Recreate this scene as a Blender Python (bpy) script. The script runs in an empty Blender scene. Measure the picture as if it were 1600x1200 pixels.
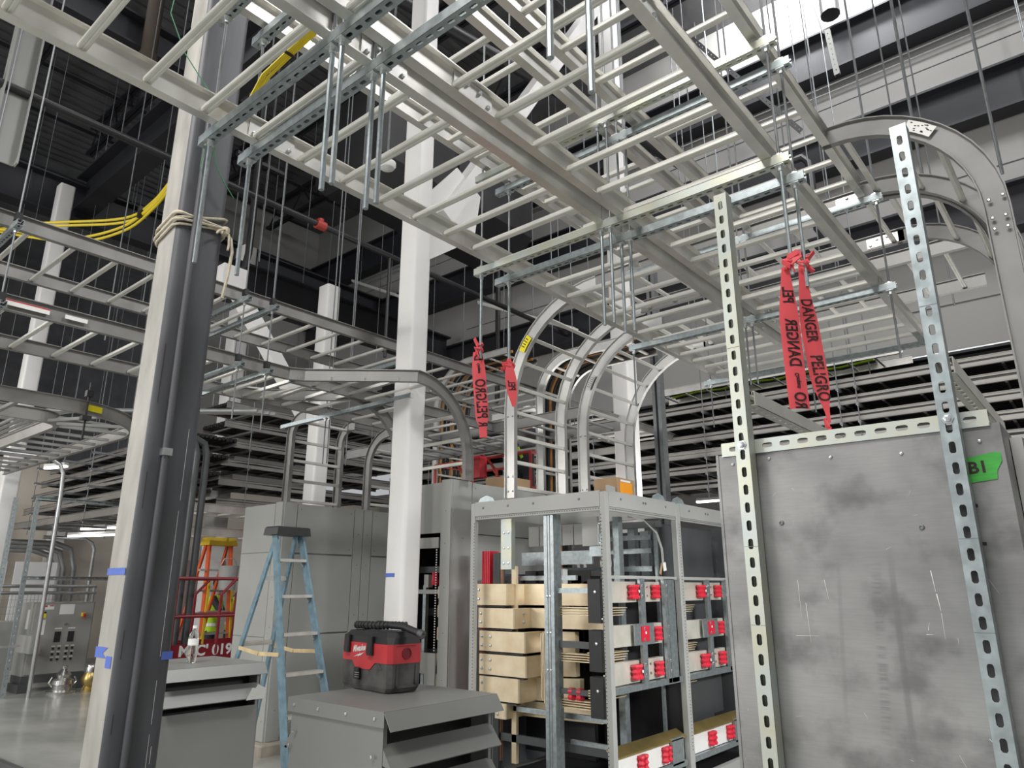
import bpy, math, random
from mathutils import Vector, Matrix
random.seed(7)
S = bpy.context.scene
COL = S.collection
R = math.radians
# ---------------------------------------------------------------- camera, world, lights, exposure
cam = bpy.data.cameras.new('camera'); camo = bpy.data.objects.new('camera', cam); COL.objects.link(camo)
cam.sensor_width = 36.0; cam.lens = 36.0 * 1112.0 / 1600.0; cam.clip_end = 200
camo.location = (0, 0, 1.6); camo.rotation_euler = (R(90 + 15.95), 0, R(40))
S.camera = camo
w = bpy.data.worlds.new('world'); S.world = w; w.use_nodes = True
w.node_tree.nodes['Background'].inputs[0].default_value = (0.93, 0.96, 1.0, 1)
w.node_tree.nodes['Background'].inputs[1].default_value = 0.45
S.view_settings.view_transform = 'Standard'; S.view_settings.look = 'None'
S.view_settings.gamma = 1; S.view_settings.use_curve_mapping = False
S.view_settings.exposure = 0.0

def area(name, loc, target, sx, sy, power, col=(1, .97, .93)):
    l = bpy.data.lights.new(name, 'AREA'); l.shape = 'RECTANGLE'; l.size = sx; l.size_y = sy
    l.energy = power; l.color = col
    o = bpy.data.objects.new(name, l); COL.objects.link(o); o.location = loc
    d = Vector(target) - Vector(loc); o.rotation_euler = d.to_track_quat('-Z', 'Y').to_euler()
    return o
area('highbay_right', (2.2, 7.2, 12.9), (-4.5, 4, 0), 3.0, 1.0, 800, (1, 1, 1))
area('fill_back_wall', (-3.5, 9.0, 12.95), (-4.0, 12.5, 6.5), 6.0, .5, 170, (1, 1, 1))  # unseen lamp added to brighten the upper back wall
area('strip_lights_right', (1.3, 4.7, 2.6), (-3.4, 5.6, .6), 2.0, .4, 58, (1, 1, 1)).data.spread = R(80)
area('strip_lights_left_behind', (-9.5, -7.5, 4.2), (-5.0, 4, 1.6), 7.0, 1.5, 650)
area('fill_floor_bounce', (-1.2, -3.2, 8.5), (-1.2, -2.6, 0), 4.0, 2.0, 900)  # unseen lamp added so that floor bounce lifts the tray undersides
area('highbay_wall', (-2.4, 11.3, 12.95), (-2.6, 12.5, 12.2), 3.0, .3, 420, (1, 1, 1))
area('highbay_hall', (-9, 2.4, 12.9), (-9.5, 4.5, 0), 8.0, 1.0, 120, (1, 1, 1))
area('fill_up_far', (-3.0, 9.3, 2.75), (-3.0, 9.5, 9), 8.0, .4, 130)  # added uplight without a fixture, brightens tray undersides and the far stack
area('aisle_lights_left', (-13.5, -1.0, 5.0), (-13.6, 3.0, 0), 5.0, 1.0, 140)

# ---------------------------------------------------------------- materials
def mat(name, c, rough=.5, metal=0.0, var=.12, scale=6.0, c2=None, rvar=.08, stretch=(1, 1, 1), bump=0, coat=0, emit=None, trans=0):
    m = bpy.data.materials.new(name); m.use_nodes = True
    nt = m.node_tree; b = nt.nodes['Principled BSDF']
    b.inputs['Roughness'].default_value = rough; b.inputs['Metallic'].default_value = metal
    if coat: b.inputs['Coat Weight'].default_value = coat
    if trans:
        b.inputs['Transmission Weight'].default_value = trans; b.inputs['IOR'].default_value = 1.33
    if emit:
        b.inputs['Emission Color'].default_value = (*c, 1); b.inputs['Emission Strength'].default_value = emit
    if var <= 0:
        b.inputs['Base Color'].default_value = (*c, 1); return m
    tc = nt.nodes.new('ShaderNodeTexCoord'); mp = nt.nodes.new('ShaderNodeMapping')
    mp.inputs['Scale'].default_value = stretch
    nz = nt.nodes.new('ShaderNodeTexNoise'); nz.inputs['Scale'].default_value = scale; nz.inputs['Detail'].default_value = 4
    rp = nt.nodes.new('ShaderNodeValToRGB')
    if c2 is None:
        a = tuple(x * (1 - var) for x in c); c2 = tuple(min(1, x * (1 + var)) for x in c)
    else: a = c
    rp.color_ramp.elements[0].position = .33; rp.color_ramp.elements[1].position = .67
    rp.color_ramp.elements[0].color = (*a, 1); rp.color_ramp.elements[1].color = (*c2, 1)
    L = nt.links.new
    L(tc.outputs['Object'], mp.inputs['Vector']); L(mp.outputs[0], nz.inputs['Vector'])
    L(nz.outputs['Fac'], rp.inputs[0]); L(rp.outputs[0], b.inputs['Base Color'])
    if rvar:
        mr = nt.nodes.new('ShaderNodeMapRange'); mr.inputs[3].default_value = max(.02, rough - rvar); mr.inputs[4].default_value = min(1, rough + rvar)
        L(nz.outputs['Fac'], mr.inputs[0]); L(mr.outputs[0], b.inputs['Roughness'])
    if bump:
        bp = nt.nodes.new('ShaderNodeBump'); bp.inputs['Strength'].default_value = bump; bp.inputs['Distance'].default_value = .004
        L(nz.outputs['Fac'], bp.inputs['Height']); L(bp.outputs[0], b.inputs['Normal'])
    return m
M = {}
M['alu'] = mat('aluminium', (.70, .685, .65), .34, .85, .10, 5, stretch=(1, 1, 1))
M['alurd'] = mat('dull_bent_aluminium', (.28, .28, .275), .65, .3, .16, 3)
M['rung'] = mat('bright_rung_aluminium', (.66, .65, .61), .45, .3, .08, 5)
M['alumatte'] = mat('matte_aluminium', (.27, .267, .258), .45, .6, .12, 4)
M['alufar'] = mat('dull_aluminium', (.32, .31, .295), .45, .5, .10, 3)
M['alu_web'] = mat('aluminium_bright', (.60, .595, .58), .42, .9, .08, 4)
M['galv'] = mat('galvanised_steel', (.38, .43, .445), .40, .75, .16, 30)
M['galvy'] = mat('yellow_zinc_steel', (.56, .56, .45), .42, .65, .14, 9, c2=(.50, .55, .54))
M['rod'] = mat('threaded_steel', (.42, .47, .49), .38, .9, .1, 60)
M['roofrod'] = mat('grey_rod_steel', (.20, .21, .22), .5, .5, .1, 20)
M['roddark'] = mat('dull_rod_steel', (.22, .23, .24), .5, .7, .1, 20)
M['zincnut'] = mat('zinc_hardware', (.62, .65, .66), .3, .9, .1, 40)
M['darkhole'] = mat('dark_recess', (.02, .02, .022), .9, 0, 0)
M['white'] = mat('white_steel_paint', (.72, .71, .70), .45, 0, .04, 2)
M['colshade'] = mat('shaded_grey_primer', (.085, .088, .099), .5, 0, .22, 3, stretch=(3, 3, .6))
M['collit'] = mat('weathered_lit_primer', (.35, .34, .315), .6, 0, .20, 4, stretch=(2, 2, .7))
M['cab'] = mat('switchgear_grey_paint', (.33, .335, .32), .38, 0, .04, 2)
M['boxgrey'] = mat('louvred_box_grey_paint', (.205, .21, .20), .36, 0, .04, 2)
M['cabf'] = mat('frame_grey_paint', (.37, .375, .36), .42, 0, .05, 3)
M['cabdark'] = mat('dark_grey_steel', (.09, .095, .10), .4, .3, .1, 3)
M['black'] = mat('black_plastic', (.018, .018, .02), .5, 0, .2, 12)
M['blackpipe'] = mat('black_pipe_paint', (.02, .02, .022), .45, 0, .1, 5)
M['blackdust'] = mat('dusty_black_plastic', (.02, .02, .022), .6, 0, .3, 9, c2=(.11, .105, .1), bump=.3)
M['beam'] = mat('dark_steel_beam', (.020, .021, .026), .55, .1, .15, 2)
M['deck'] = mat('dark_roof_deck', (.13, .13, .135), .7, .1, .2, 1.5)
M['wallgrey'] = mat('grey_wall_panel', (.33, .325, .315), .7, 0, .04, .4)
M['floor'] = mat('polished_concrete', (.30, .31, .29), .22, 0, .22, .9, c2=(.44, .45, .42), rvar=.1, stretch=(1, 1.6, 1))
M['conc'] = mat('concrete_pad', (.30, .27, .22), .85, 0, .2, 6, bump=.4)
M['brown'] = mat('plain_brown', (.045, .03, .018), .7, 0, .2, 3)  # plain brown for the upright tube near the roof
M['red'] = mat('red_plastic', (.55, .035, .045), .45, 0, .12, 10)
M['reddark'] = mat('dark_red_paint', (.22, .012, .022), .4, 0, .1, 5)
M['redins'] = mat('red_insulator', (.62, .02, .045), .35, 0, .1, 12)
M['tape'] = mat('red_barricade_tape', (.83, .10, .12), .55, 0, .05, 8)
M['ink'] = mat('black_ink', (.03, .012, .014), .7, 0, 0)
M['busbar'] = mat('tin_plated_copper_bar', (.70, .56, .37), .40, .35, .16, 7, c2=(.82, .71, .51))
M['phasebar'] = mat('tinned_bar', (.66, .64, .56), .4, .4, .1, 7)
M['copper'] = mat('copper', (.75, .42, .26), .35, .8, .1, 8)
M['yellow'] = mat('yellow_cable_jacket', (.72, .56, .02), .45, 0, .05, 5)
M['yellowlab'] = mat('yellow_label', (.85, .72, .01), .5, 0, .03, 5)
M['whitelab'] = mat('white_label', (.78, .78, .76), .5, 0, .03, 5)
M['green'] = mat('green_tape', (.045, .33, .045), .5, 0, .15, 14, stretch=(1, 1, 8))
M['greenw'] = mat('green_wire', (.01, .16, .06), .5, 0, .1, 5)
M['bluetape'] = mat('blue_masking_tape', (.09, .16, .55), .6, 0, .08, 9)
M['rope'] = mat('cotton_rope', (.52, .47, .37), .9, 0, .15, 40)
M['ladblue'] = mat('blue_fibreglass', (.12, .20, .25), .5, 0, .22, 14)
M['ladstep'] = mat('ladder_step_aluminium', (.52, .51, .48), .45, .6, .1, 10)
M['wood'] = mat('bare_wood', (.58, .45, .25), .7, 0, .15, 10)
M['orange'] = mat('orange_fibreglass', (.68, .10, .02), .5, 0, .1, 8)
M['yellowfg'] = mat('yellow_fibreglass', (.75, .50, .02), .5, 0, .1, 8)
M['card'] = mat('brown_cardboard', (.36, .24, .14), .85, 0, .1, 6)
M['orangelab'] = mat('orange_label', (.85, .33, .02), .5, 0, .05, 5)
M['lamp'] = mat('lit_diffuser', (1, .97, .97), .5, 0, 0, emit=9)
M['lampoff'] = mat('white_lamp_housing', (.72, .72, .70), .5, 0, .03, 4)
M['cableorange'] = mat('brown_orange_cable', (.42, .20, .05), .5, 0, .25, 5)
M['cableblack'] = mat('black_cable', (.012, .012, .013), .5, 0, .2, 5)
M['pipered'] = mat('red_pipe_paint', (.45, .05, .04), .5, 0, .1, 5)
M['vest'] = mat('hi_vis_vest', (.45, .72, .03), .7, 0, .08, 8)
M['silver'] = mat('reflective_strip', (.85, .86, .85), .35, 0, .05, 8)
M['skin'] = mat('skin', (.42, .25, .18), .6, 0, .06, 10)
M['cloth'] = mat('dark_clothing', (.03, .032, .04), .85, 0, .2, 10)
M['clothblue'] = mat('blue_shirt', (.04, .09, .25), .85, 0, .2, 10)
M['hair'] = mat('black_hair', (.012, .01, .01), .7, 0, .2, 20)
M['pet'] = mat('clear_plastic', (.96, .98, 1), .06, 0, 0, trans=1)
M['brass'] = mat('brass', (.55, .42, .16), .35, .9, .1, 8)
M['steel'] = mat('stainless_steel', (.60, .60, .58), .28, .95, .06, 10)
M['pale'] = mat('pale_wall_board', (.66, .60, .52), .8, 0, .06, 1)
M['pink'] = mat('pink_board', (.55, .40, .42), .8, 0, .06, 1)
M['conduit'] = mat('conduit_steel', (.52, .54, .54), .34, .85, .08, 8)
M['bright'] = mat('whiteboard', (.8, .8, .8), .4, 0, .03, 3)

# scuffed sheet metal for the big panel: cloudy tone, horizontal brush scratches, two dark vertical rub marks
def panel_mat():
    m = bpy.data.materials.new('scuffed_aluminium_sheet'); m.use_nodes = True
    nt = m.node_tree; b = nt.nodes['Principled BSDF']; L = nt.links.new; N = nt.nodes.new
    b.inputs['Metallic'].default_value = .55; b.inputs['Roughness'].default_value = .5
    tc = N('ShaderNodeTexCoord')
    def noise(sc, st, det=4):
        mp = N('ShaderNodeMapping'); mp.inputs['Scale'].default_value = st; L(tc.outputs['Object'], mp.inputs[0])
        n = N('ShaderNodeTexNoise'); n.inputs['Scale'].default_value = sc; n.inputs['Detail'].default_value = det; L(mp.outputs[0], n.inputs['Vector']); return n.outputs['Fac']
    def ramp(f, p0, c0, p1, c1):
        r = N('ShaderNodeValToRGB'); e = r.color_ramp.elements
        e[0].position = p0; e[1].position = p1; e[0].color = (c0, c0, c0, 1); e[1].color = (c1, c1, c1, 1); L(f, r.inputs[0]); return r.outputs[0]
    def mul(a, c):
        x = N('ShaderNodeMix'); x.data_type = 'RGBA'; x.blend_type = 'MULTIPLY'; x.inputs[0].default_value = 1
        L(a, x.inputs[6]); L(c, x.inputs[7]); return x.outputs[2]
    cloud = ramp(noise(4, (1, 1, 1.1), 6), .32, .225, .68, .35)
    brush = ramp(noise(7, (2, 2, 34), 3), .35, .94, .6, 1.0)
    spots = ramp(noise(6, (1, 1, 1.2), 7), .33, .62, .47, 1.0)
    col = mul(mul(cloud, brush), spots)
    # vertical rub marks: bands in x, broken by fine horizontal ridges
    sp = N('ShaderNodeSeparateXYZ'); L(tc.outputs['Object'], sp.inputs[0])
    def band(x0, wd, slope, zc, zh):
        mz = N('ShaderNodeMath'); mz.operation = 'MULTIPLY_ADD'; L(sp.outputs[2], mz.inputs[0]); mz.inputs[1].default_value = slope; mz.inputs[2].default_value = -x0
        ad = N('ShaderNodeMath'); ad.operation = 'ADD'; L(sp.outputs[0], ad.inputs[0]); L(mz.outputs[0], ad.inputs[1])
        ab = N('ShaderNodeMath'); ab.operation = 'ABSOLUTE'; L(ad.outputs[0], ab.inputs[0])
        mr = N('ShaderNodeMapRange'); L(ab.outputs[0], mr.inputs[0]); mr.inputs[1].default_value = wd * .4; mr.inputs[2].default_value = wd; mr.inputs[3].default_value = 1; mr.inputs[4].default_value = 0
        zz = N('ShaderNodeMath'); zz.operation = 'SUBTRACT'; L(sp.outputs[2], zz.inputs[0]); zz.inputs[1].default_value = zc
        za = N('ShaderNodeMath'); za.operation = 'ABSOLUTE'; L(zz.outputs[0], za.inputs[0])
        mz2 = N('ShaderNodeMapRange'); L(za.outputs[0], mz2.inputs[0]); mz2.inputs[1].default_value = zh * .6; mz2.inputs[2].default_value = zh; mz2.inputs[3].default_value = 1; mz2.inputs[4].default_value = 0
        p = N('ShaderNodeMath'); p.operation = 'MULTIPLY'; L(mr.outputs[0], p.inputs[0]); L(mz2.outputs[0], p.inputs[1]); return p.outputs[0]
    b1 = band(-.064, .016, -.066, 1.45, .24); b2 = band(.051, .010, -.018, 1.45, .26); b3 = band(-.160, .007, -.068, 1.47, .22)
    rid = ramp(noise(11, (1, 1, 18), 2), .42, 0, .6, 1)
    x1 = N('ShaderNodeMath'); x1.operation = 'MULTIPLY'; L(b1, x1.inputs[0]); L(rid, x1.inputs[1])
    x2 = N('ShaderNodeMath'); x2.operation = 'ADD'; L(x1.outputs[0], x2.inputs[0]); L(b2, x2.inputs[1])
    x3 = N('ShaderNodeMath'); x3.operation = 'MULTIPLY_ADD'; L(b3, x3.inputs[0]); x3.inputs[1].default_value = .5; L(x2.outputs[0], x3.inputs[2])
    mx = N('ShaderNodeMix'); mx.data_type = 'RGBA'; fm = N('ShaderNodeMath'); fm.operation = 'MULTIPLY'; L(x3.outputs[0], fm.inputs[0]); fm.inputs[1].default_value = .5
    L(fm.outputs[0], mx.inputs[0]); L(col, mx.inputs[6]); mx.inputs[7].default_value = (.16, .16, .16, 1)
    L(mx.outputs[2], b.inputs['Base Color']); return m
M['panel'] = panel_mat()

# ---------------------------------------------------------------- mesh builder
class MB:
    def __init__(s): s.v = []; s.f = []; s.m = []; s.mi = 0
    def quadbox(s, c):            # 8 corners: bottom ring 0-3, top ring 4-7
        n = len(s.v); s.v += [tuple(p) for p in c]
        for q in ((3, 2, 1, 0), (4, 5, 6, 7), (0, 1, 5, 4), (1, 2, 6, 5), (2, 3, 7, 6), (3, 0, 4, 7)):
            s.f.append(tuple(n + i for i in q)); s.m.append(s.mi)
        return s
    def box(s, x0, x1, y0, y1, z0, z1):
        return s.quadbox([(x0, y0, z0), (x1, y0, z0), (x1, y1, z0), (x0, y1, z0), (x0, y0, z1), (x1, y0, z1), (x1, y1, z1), (x0, y1, z1)])
    def cbox(s, x0, x1, y0, y1, z0, z1, b=.01):   # box with chamfered vertical edges and top
        pr = [(x0 + b, y0), (x1 - b, y0), (x1, y0 + b), (x1, y1 - b), (x1 - b, y1), (x0 + b, y1), (x0, y1 - b), (x0, y0 + b)]
        cx, cy = (x0 + x1) / 2, (y0 + y1) / 2
        def sc(p): return (p[0] + (b if p[0] < cx else -b), p[1] + (b if p[1] < cy else -b))
        return s.loft([[(p[0], p[1], z0) for p in pr], [(p[0], p[1], z1 - b) for p in pr], [(*sc(p), z1) for p in pr]])
    def loft(s, rings, close=True, caps=True):
        n = len(s.v); k = len(rings[0])
        for r in rings: s.v += [tuple(p) for p in r]
        for i in range(len(rings) - 1):
            for j in range(k if close else k - 1):
                a = n + i * k + j; b = n + i * k + (j + 1) % k
                s.f.append((a, b, b + k, a + k)); s.m.append(s.mi)
        if caps and close:
            s.f.append(tuple(n + j for j in reversed(range(k)))); s.m.append(s.mi)
            e = n + (len(rings) - 1) * k
            s.f.append(tuple(e + j for j in range(k))); s.m.append(s.mi)
        return s
    def bar(s, p0, p1, w, h, up=(0, 0, 1)):
        p0 = Vector(p0); p1 = Vector(p1); d = (p1 - p0).normalized(); u = Vector(up)
        if abs(d.dot(u)) > .99: u = Vector((0, 1, 0))
        a = d.cross(u).normalized() * (w / 2); b = a.cross(d).normalized() * (h / 2)
        return s.quadbox([p0 - a - b, p0 + a - b, p0 + a + b, p0 - a + b, p1 - a - b, p1 + a - b, p1 + a + b, p1 - a + b])
    def tube(s, p0, p1, r, n=8, r1=None):
        return s.path([p0, p1], r, n, r1)
    def path(s, pts, r, n=8, r1=None, closed_caps=True):
        pts = [Vector(p) for p in pts]; rings = []; prev = None
        for i, p in enumerate(pts):
            d = (pts[min(i + 1, len(pts) - 1)] - pts[max(i - 1, 0)]).normalized()
            if prev is None:
                a = d.cross(Vector((0, 0, 1)))
                if a.length < .05: a = d.cross(Vector((0, 1, 0)))
            else: a = prev - d * prev.dot(d)
            a.normalize(); prev = a; b = d.cross(a)
            rr = r if r1 is None else r + (r1 - r) * i / (len(pts) - 1)
            rings.append([p + (a * math.cos(t) + b * math.sin(t)) * rr for t in [2 * math.pi * j / n for j in range(n)]])
        return s.loft(rings)
    def lathe(s, prof, c=(0, 0, 0), n=16):       # prof: (r, z)
        return s.loft([[(c[0] + r * math.cos(2 * math.pi * j / n), c[1] + r * math.sin(2 * math.pi * j / n), c[2] + z) for j in range(n)] for r, z in prof])
    def sweep(s, prof, frames):                  # prof: (a, b); frames: (origin, A, B)
        return s.loft([[Vector(o) + Vector(A) * a + Vector(B) * b for a, b in prof] for o, A, B in frames])
    def prism(s, poly, o, A, B, N):              # polygon in A,B plane extruded by N
        o = Vector(o); A = Vector(A); B = Vector(B); N = Vector(N)
        r0 = [o + A * a + B * b for a, b in poly]
        return s.loft([r0, [p + N for p in r0]])
    def add(s, t, o=(0, 0, 0), A=(1, 0, 0), B=(0, 1, 0), C=(0, 0, 1)):
        n = len(s.v); o = Vector(o); A = Vector(A); B = Vector(B); C = Vector(C)
        s.v += [tuple(o + A * p[0] + B * p[1] + C * p[2]) for p in t.v]
        s.f += [tuple(n + i for i in f) for f in t.f]; s.m += [s.mi] * len(t.f); return s
    def mesh(s, name, mats, off=(0, 0, 0), smooth=False):
        me = bpy.data.meshes.new(name)
        me.from_pydata([(p[0] - off[0], p[1] - off[1], p[2] - off[2]) for p in s.v], [], s.f)
        if not isinstance(mats, (list, tuple)): mats = [mats]
        for m in mats: me.materials.append(M[m] if isinstance(m, str) else m)
        for p, i in zip(me.polygons, s.m): p.material_index = i; p.use_smooth = False
        if smooth:
            me.polygons.foreach_set('use_smooth', [True] * len(me.polygons))
            try: me.set_sharp_from_angle(angle=R(38))
            except Exception: pass
        import bmesh
        b = bmesh.new(); b.from_mesh(me); bmesh.ops.recalc_face_normals(b, faces=b.faces); b.to_mesh(me); b.free()
        me.update(); return me
ORG = {}
def T(name, label, cat, loc=(0, 0, 0), rz=0, group=None):
    o = bpy.data.objects.new(name, None); COL.objects.link(o); o.empty_display_size = .1
    o.location = loc; o.rotation_euler = (0, 0, rz); o['label'] = label; o['category'] = cat
    if group: o['group'] = group
    ORG[o.name] = (0, 0, 0) if rz else tuple(loc)
    return o
def part(mb, name, m, parent, smooth=False, label=None, kind=None):   # world-coordinate mesh under an unrotated thing
    off = ORG.get(parent.name, (0, 0, 0))
    o = bpy.data.objects.new(name, mb.mesh(name, m, off, smooth)); COL.objects.link(o); o.parent = parent
    ORG[o.name] = off
    if label: o['label'] = label
    if kind: o['kind'] = kind
    return o
def inst(me, name, parent, loc=(0, 0, 0), rot=None, kind=None):
    o = bpy.data.objects.new(name, me); COL.objects.link(o); o.parent = parent; o.location = loc
    ORG[o.name] = ORG.get(parent.name, (0, 0, 0))
    if rot: o.rotation_euler = rot
    return o
def single(mb, name, m, label, cat, group=None, smooth=False, kind=None):
    xs = [p[0] for p in mb.v]; ys = [p[1] for p in mb.v]; zs = [p[2] for p in mb.v]
    off = ((min(xs) + max(xs)) / 2, (min(ys) + max(ys)) / 2, min(zs))
    o = bpy.data.objects.new(name, mb.mesh(name, m, off, smooth)); COL.objects.link(o); o.location = off
    if label: o['label'] = label
    if cat: o['category'] = cat
    if group: o['group'] = group
    if kind: o['kind'] = kind
    ORG[o.name] = off
    return o
def struct(mb, name, m, smooth=False):
    o = single(mb, name, m, None, None, None, smooth, 'structure'); return o
def text(s, size, name, m, parent, o, A, B, shear=0, cx=True, bold=0, fn=None, depth=.0008):
    """lettering as thin real geometry: A reading direction, B letter-up direction, o centre"""
    cu = bpy.data.curves.new('lettering', 'FONT'); cu.body = s; cu.size = size; cu.shear = shear; cu.offset = bold
    cu.align_x = 'CENTER' if cx else 'LEFT'; cu.align_y = 'CENTER'; cu.resolution_u = 3
    tmp = bpy.data.objects.new('tmp', cu); COL.objects.link(tmp)
    dg = bpy.context.evaluated_depsgraph_get(); me = bpy.data.meshes.new_from_object(tmp.evaluated_get(dg))
    bpy.data.objects.remove(tmp); bpy.data.curves.remove(cu)
    o = Vector(o); A = Vector(A); B = Vector(B); off = Vector(ORG.get(parent.name, (0, 0, 0)))
    for v in me.vertices:
        v.co = (fn(v.co.x, v.co.y) if fn else o + A * v.co.x + B * v.co.y) - off
    me.materials.clear(); me.materials.append(M[m]); me.name = name
    ob = bpy.data.objects.new(name, me); COL.objects.link(ob); ob.parent = parent
    return ob
# ================================================================ the hall
struct(MB().box(-30, 6, -9, 16, -.15, 0), 'floor', 'floor')
struct(MB().box(-30, 6, -9, 16, 13.1, 13.3), 'ceiling', 'deck')
wb = MB()
wb.box(-19.3, 6, 12.5, 12.8, 4.6, 13.1)
struct(wb, 'wall_back', 'wallgrey')
struct(MB().box(-19.3, -19, 7.5, 12.5, 4.4, 13.1), 'wall_left', 'wallgrey')
struct(MB().box(-30.2, -30, -9, 16, 0, 13.1), 'wall_left_far', 'deck')
struct(MB().box(-19.3, -19, -9, 16, 0, 4.4), 'wall_left_lower', 'pale')
struct(MB().box(-19.3, 6, 15.7, 16, 0, 4.6), 'wall_far_aisle', 'wallgrey')
struct(MB().box(6, 6.3, -9, 16, 0, 13.1), 'wall_right_unseen', 'wallgrey')  # unseen wall added to block ambient light from the right
# deck ribs: the corrugation of the roof deck, standing out of the ceiling where it can be seen
rib = MB().box(-.05, .05, -4, 4, -.05, 0).mesh('rib', 'deck')
ceil = bpy.data.objects['ceiling']
for i in range(48):
    inst(rib, 'deck_rib', ceil, (-9 + i * .3, 2.5, 0))

def ibeam(name, label, p0, p1, h=.9, fw=.35, m='beam', cat='beam', group=None, web_t=.03, ft=.04):
    p0 = Vector(p0); p1 = Vector(p1); t = T(name, label, cat, p0, 0, group)
    d = (p1 - p0).normalized(); A = d.cross(Vector((0, 0, 1))).normalized(); B = A.cross(d)
    def sl(a0, a1, b0, b1, nm):
        mb = MB().prism([(a0, b0), (a1, b0), (a1, b1), (a0, b1)], p0, A, B, p1 - p0); part(mb, nm, m, t)
    sl(-web_t / 2, web_t / 2, -h / 2 + ft, h / 2 - ft, 'web'); sl(-fw / 2, fw / 2, -h / 2, -h / 2 + ft, 'flange'); sl(-fw / 2, fw / 2, h / 2 - ft, h / 2, 'flange')
    return t
ibeam('steel_beam', 'topmost dark steel beam along the grey back wall, below the bright lit wall', (-18.95, 12.28, 11.15), (5.9, 12.28, 11.15), .9)
ibeam('steel_beam', 'second dark steel beam from the top along the grey back wall', (-18.95, 12.28, 9.15), (5.9, 12.28, 9.15), .8)
ibeam('steel_beam', 'third dark steel beam from the top along the grey back wall', (-15.0, 12.28, 7.15), (5.9, 12.28, 7.15), .75)
ibeam('steel_beam', 'lowest dark beam of the grey back wall, just above the many-tiered far cable trays', (-13, 12.28, 4.75), (5.9, 12.28, 4.75), .55)
ibeam('steel_beam', 'dark steel beam along the far left wall, above the black sprinkler pipe', (-18.72, -4, 11.0), (-18.72, 12.05, 11.0), .95)
ibeam('steel_beam', 'dark steel beam running towards the back wall left of the white centre column', (-15.1, 1.5, 9.1), (-15.1, 12.05, 9.1), .8)
ibeam('steel_beam', 'dark steel beam running towards the back wall just right of the white centre column', (-12.3, 5.5, 7.3), (-12.3, 12.05, 7.3), .8)
ibeam('steel_beam', 'brown-stained dark girder crossing behind the upper left cable tray', (-11.3, -3.0, 10.6), (-11.3, 5.6, 10.6), .6, .35)
ibeam('steel_beam', 'big dark girder rising to the upper right behind the yellow cables at the left', (-15.2, 4.35, 9.35), (-7.4, 4.35, 9.35), .8, .4)
# joint lines on the back wall panels
for k, (zz, x0) in enumerate(((5.9, -6), (8.0, -12), (10.2, -18))):
    struct(MB().box(x0, 5.9, 12.488, 12.499, zz, zz + .012), 'trim_%d' % (k + 1), 'cabdark')
# open-web joists under the roof
def joist(label, y, x0, x1, z=13.0, h=.75, n=14):
    t = T('roof_joist', label, 'joist', (x0, y, z), 0, 'open web joists under the roof')
    part(MB().bar((x0, y - .05, z + h), (x1, y - .05, z + h), .07, .08).bar((x0, y + .05, z + h), (x1, y + .05, z + h), .07, .08), 'top_chord', 'beam', t)
    part(MB().bar((x0, y - .05, z), (x1, y - .05, z), .07, .08).bar((x0, y + .05, z), (x1, y + .05, z), .07, .08), 'bottom_chord', 'beam', t)
    mesh_len = (x1 - x0) / n
    web = MB().bar((0, 0, 0), (mesh_len / 2, 0, h), .035, .035).bar((mesh_len / 2, 0, h), (mesh_len, 0, 0), .035, .035).mesh('web_bar', 'beam')
    for i in range(n): inst(web, 'web_bar', t, (i * mesh_len, 0, 0))
joist('black open web roof joist nearest the left edge behind the tall grey hanging channel', 3.2, -18.6, -6.5, 12.3)
joist('black open web roof joist in mid roof at the left, above the yellow cables', 5.25, -18.6, -6.5, 12.3)
joist('black open web roof joist farthest back under the dark roof, right of the grey column', 8.2, -18.6, -4.5, 12.3)
joist('black open web roof joist above the white diagonal brace near the picture top', 10.4, -18.6, -2.5, 12.3)
for x, lb in ((-18.1, 'left'), (-16.2, 'middle'), (-14.2, 'right')):
    single(MB().bar((x, -2, 12.6), (x, 11.5, 12.6), .06, .06), 'bridging_bar', 'beam', 'thin black bridging bar tying the roof joists together, %s one of three' % lb, 'bar', 'bridging bars between the roof joists')
# hanging grey channel near the left picture edge
t = T('hanging_channel', 'tall pale grey steel channel hanging by the left picture edge below the roof', 'channel', (-8.65, 1.65, 6.1))
part(MB().box(-8.72, -8.70, 1.5, 1.76, 6.1, 11.2), 'web', 'cab', t); part(MB().box(-8.72, -8.60, 1.49, 1.51, 6.1, 11.2), 'flange', 'cab', t); part(MB().box(-8.72, -8.60, 1.75, 1.77, 6.1, 11.2), 'flange', 'cab', t)
t = T('brown_upright', 'brown upright tube rising to the roof left of the big grey column top', 'pipe', (-11.15, 3.7, 9.7)); part(MB().path([(-10.92, 3.66, 9.6), (-10.85, 3.62, 11.4), (-10.8, 3.56, 13.1)], .12, 10), 'pipe', 'brown', t, True); part(MB().path([(-10.91, 3.66, 9.9), (-10.905, 3.655, 10.05)], .15, 10), 'collar', 'brown', t)
# roof duct with chamfered edges
oct_ = [(-.9, -.55), (-.55, -.9), (.55, -.9), (.9, -.55), (.9, .55), (.55, .9), (-.55, .9), (-.9, .55)]
t = T('air_duct', 'black eight-sided air duct under the roof behind the white column head', 'duct', (-9.4, 7.2, 8.4))
part(MB().prism(oct_, (-9.4, 6.6, 9.3), (1, 0, 0), (0, 0, 1), (0, 4.2, 0)), 'duct_shell', 'black', t)
part(MB().prism([(a * 1.06, b * 1.06) for a, b in oct_], (-9.4, 8.5, 9.3), (1, 0, 0), (0, 0, 1), (0, .06, 0)), 'flange', 'beam', t)
for y in (7.0, 10.2): part(MB().tube((-9.4, y, 10.2), (-9.4, y, 13.1), .012, 6), 'hanger_wire', 'roddark', t)

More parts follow.
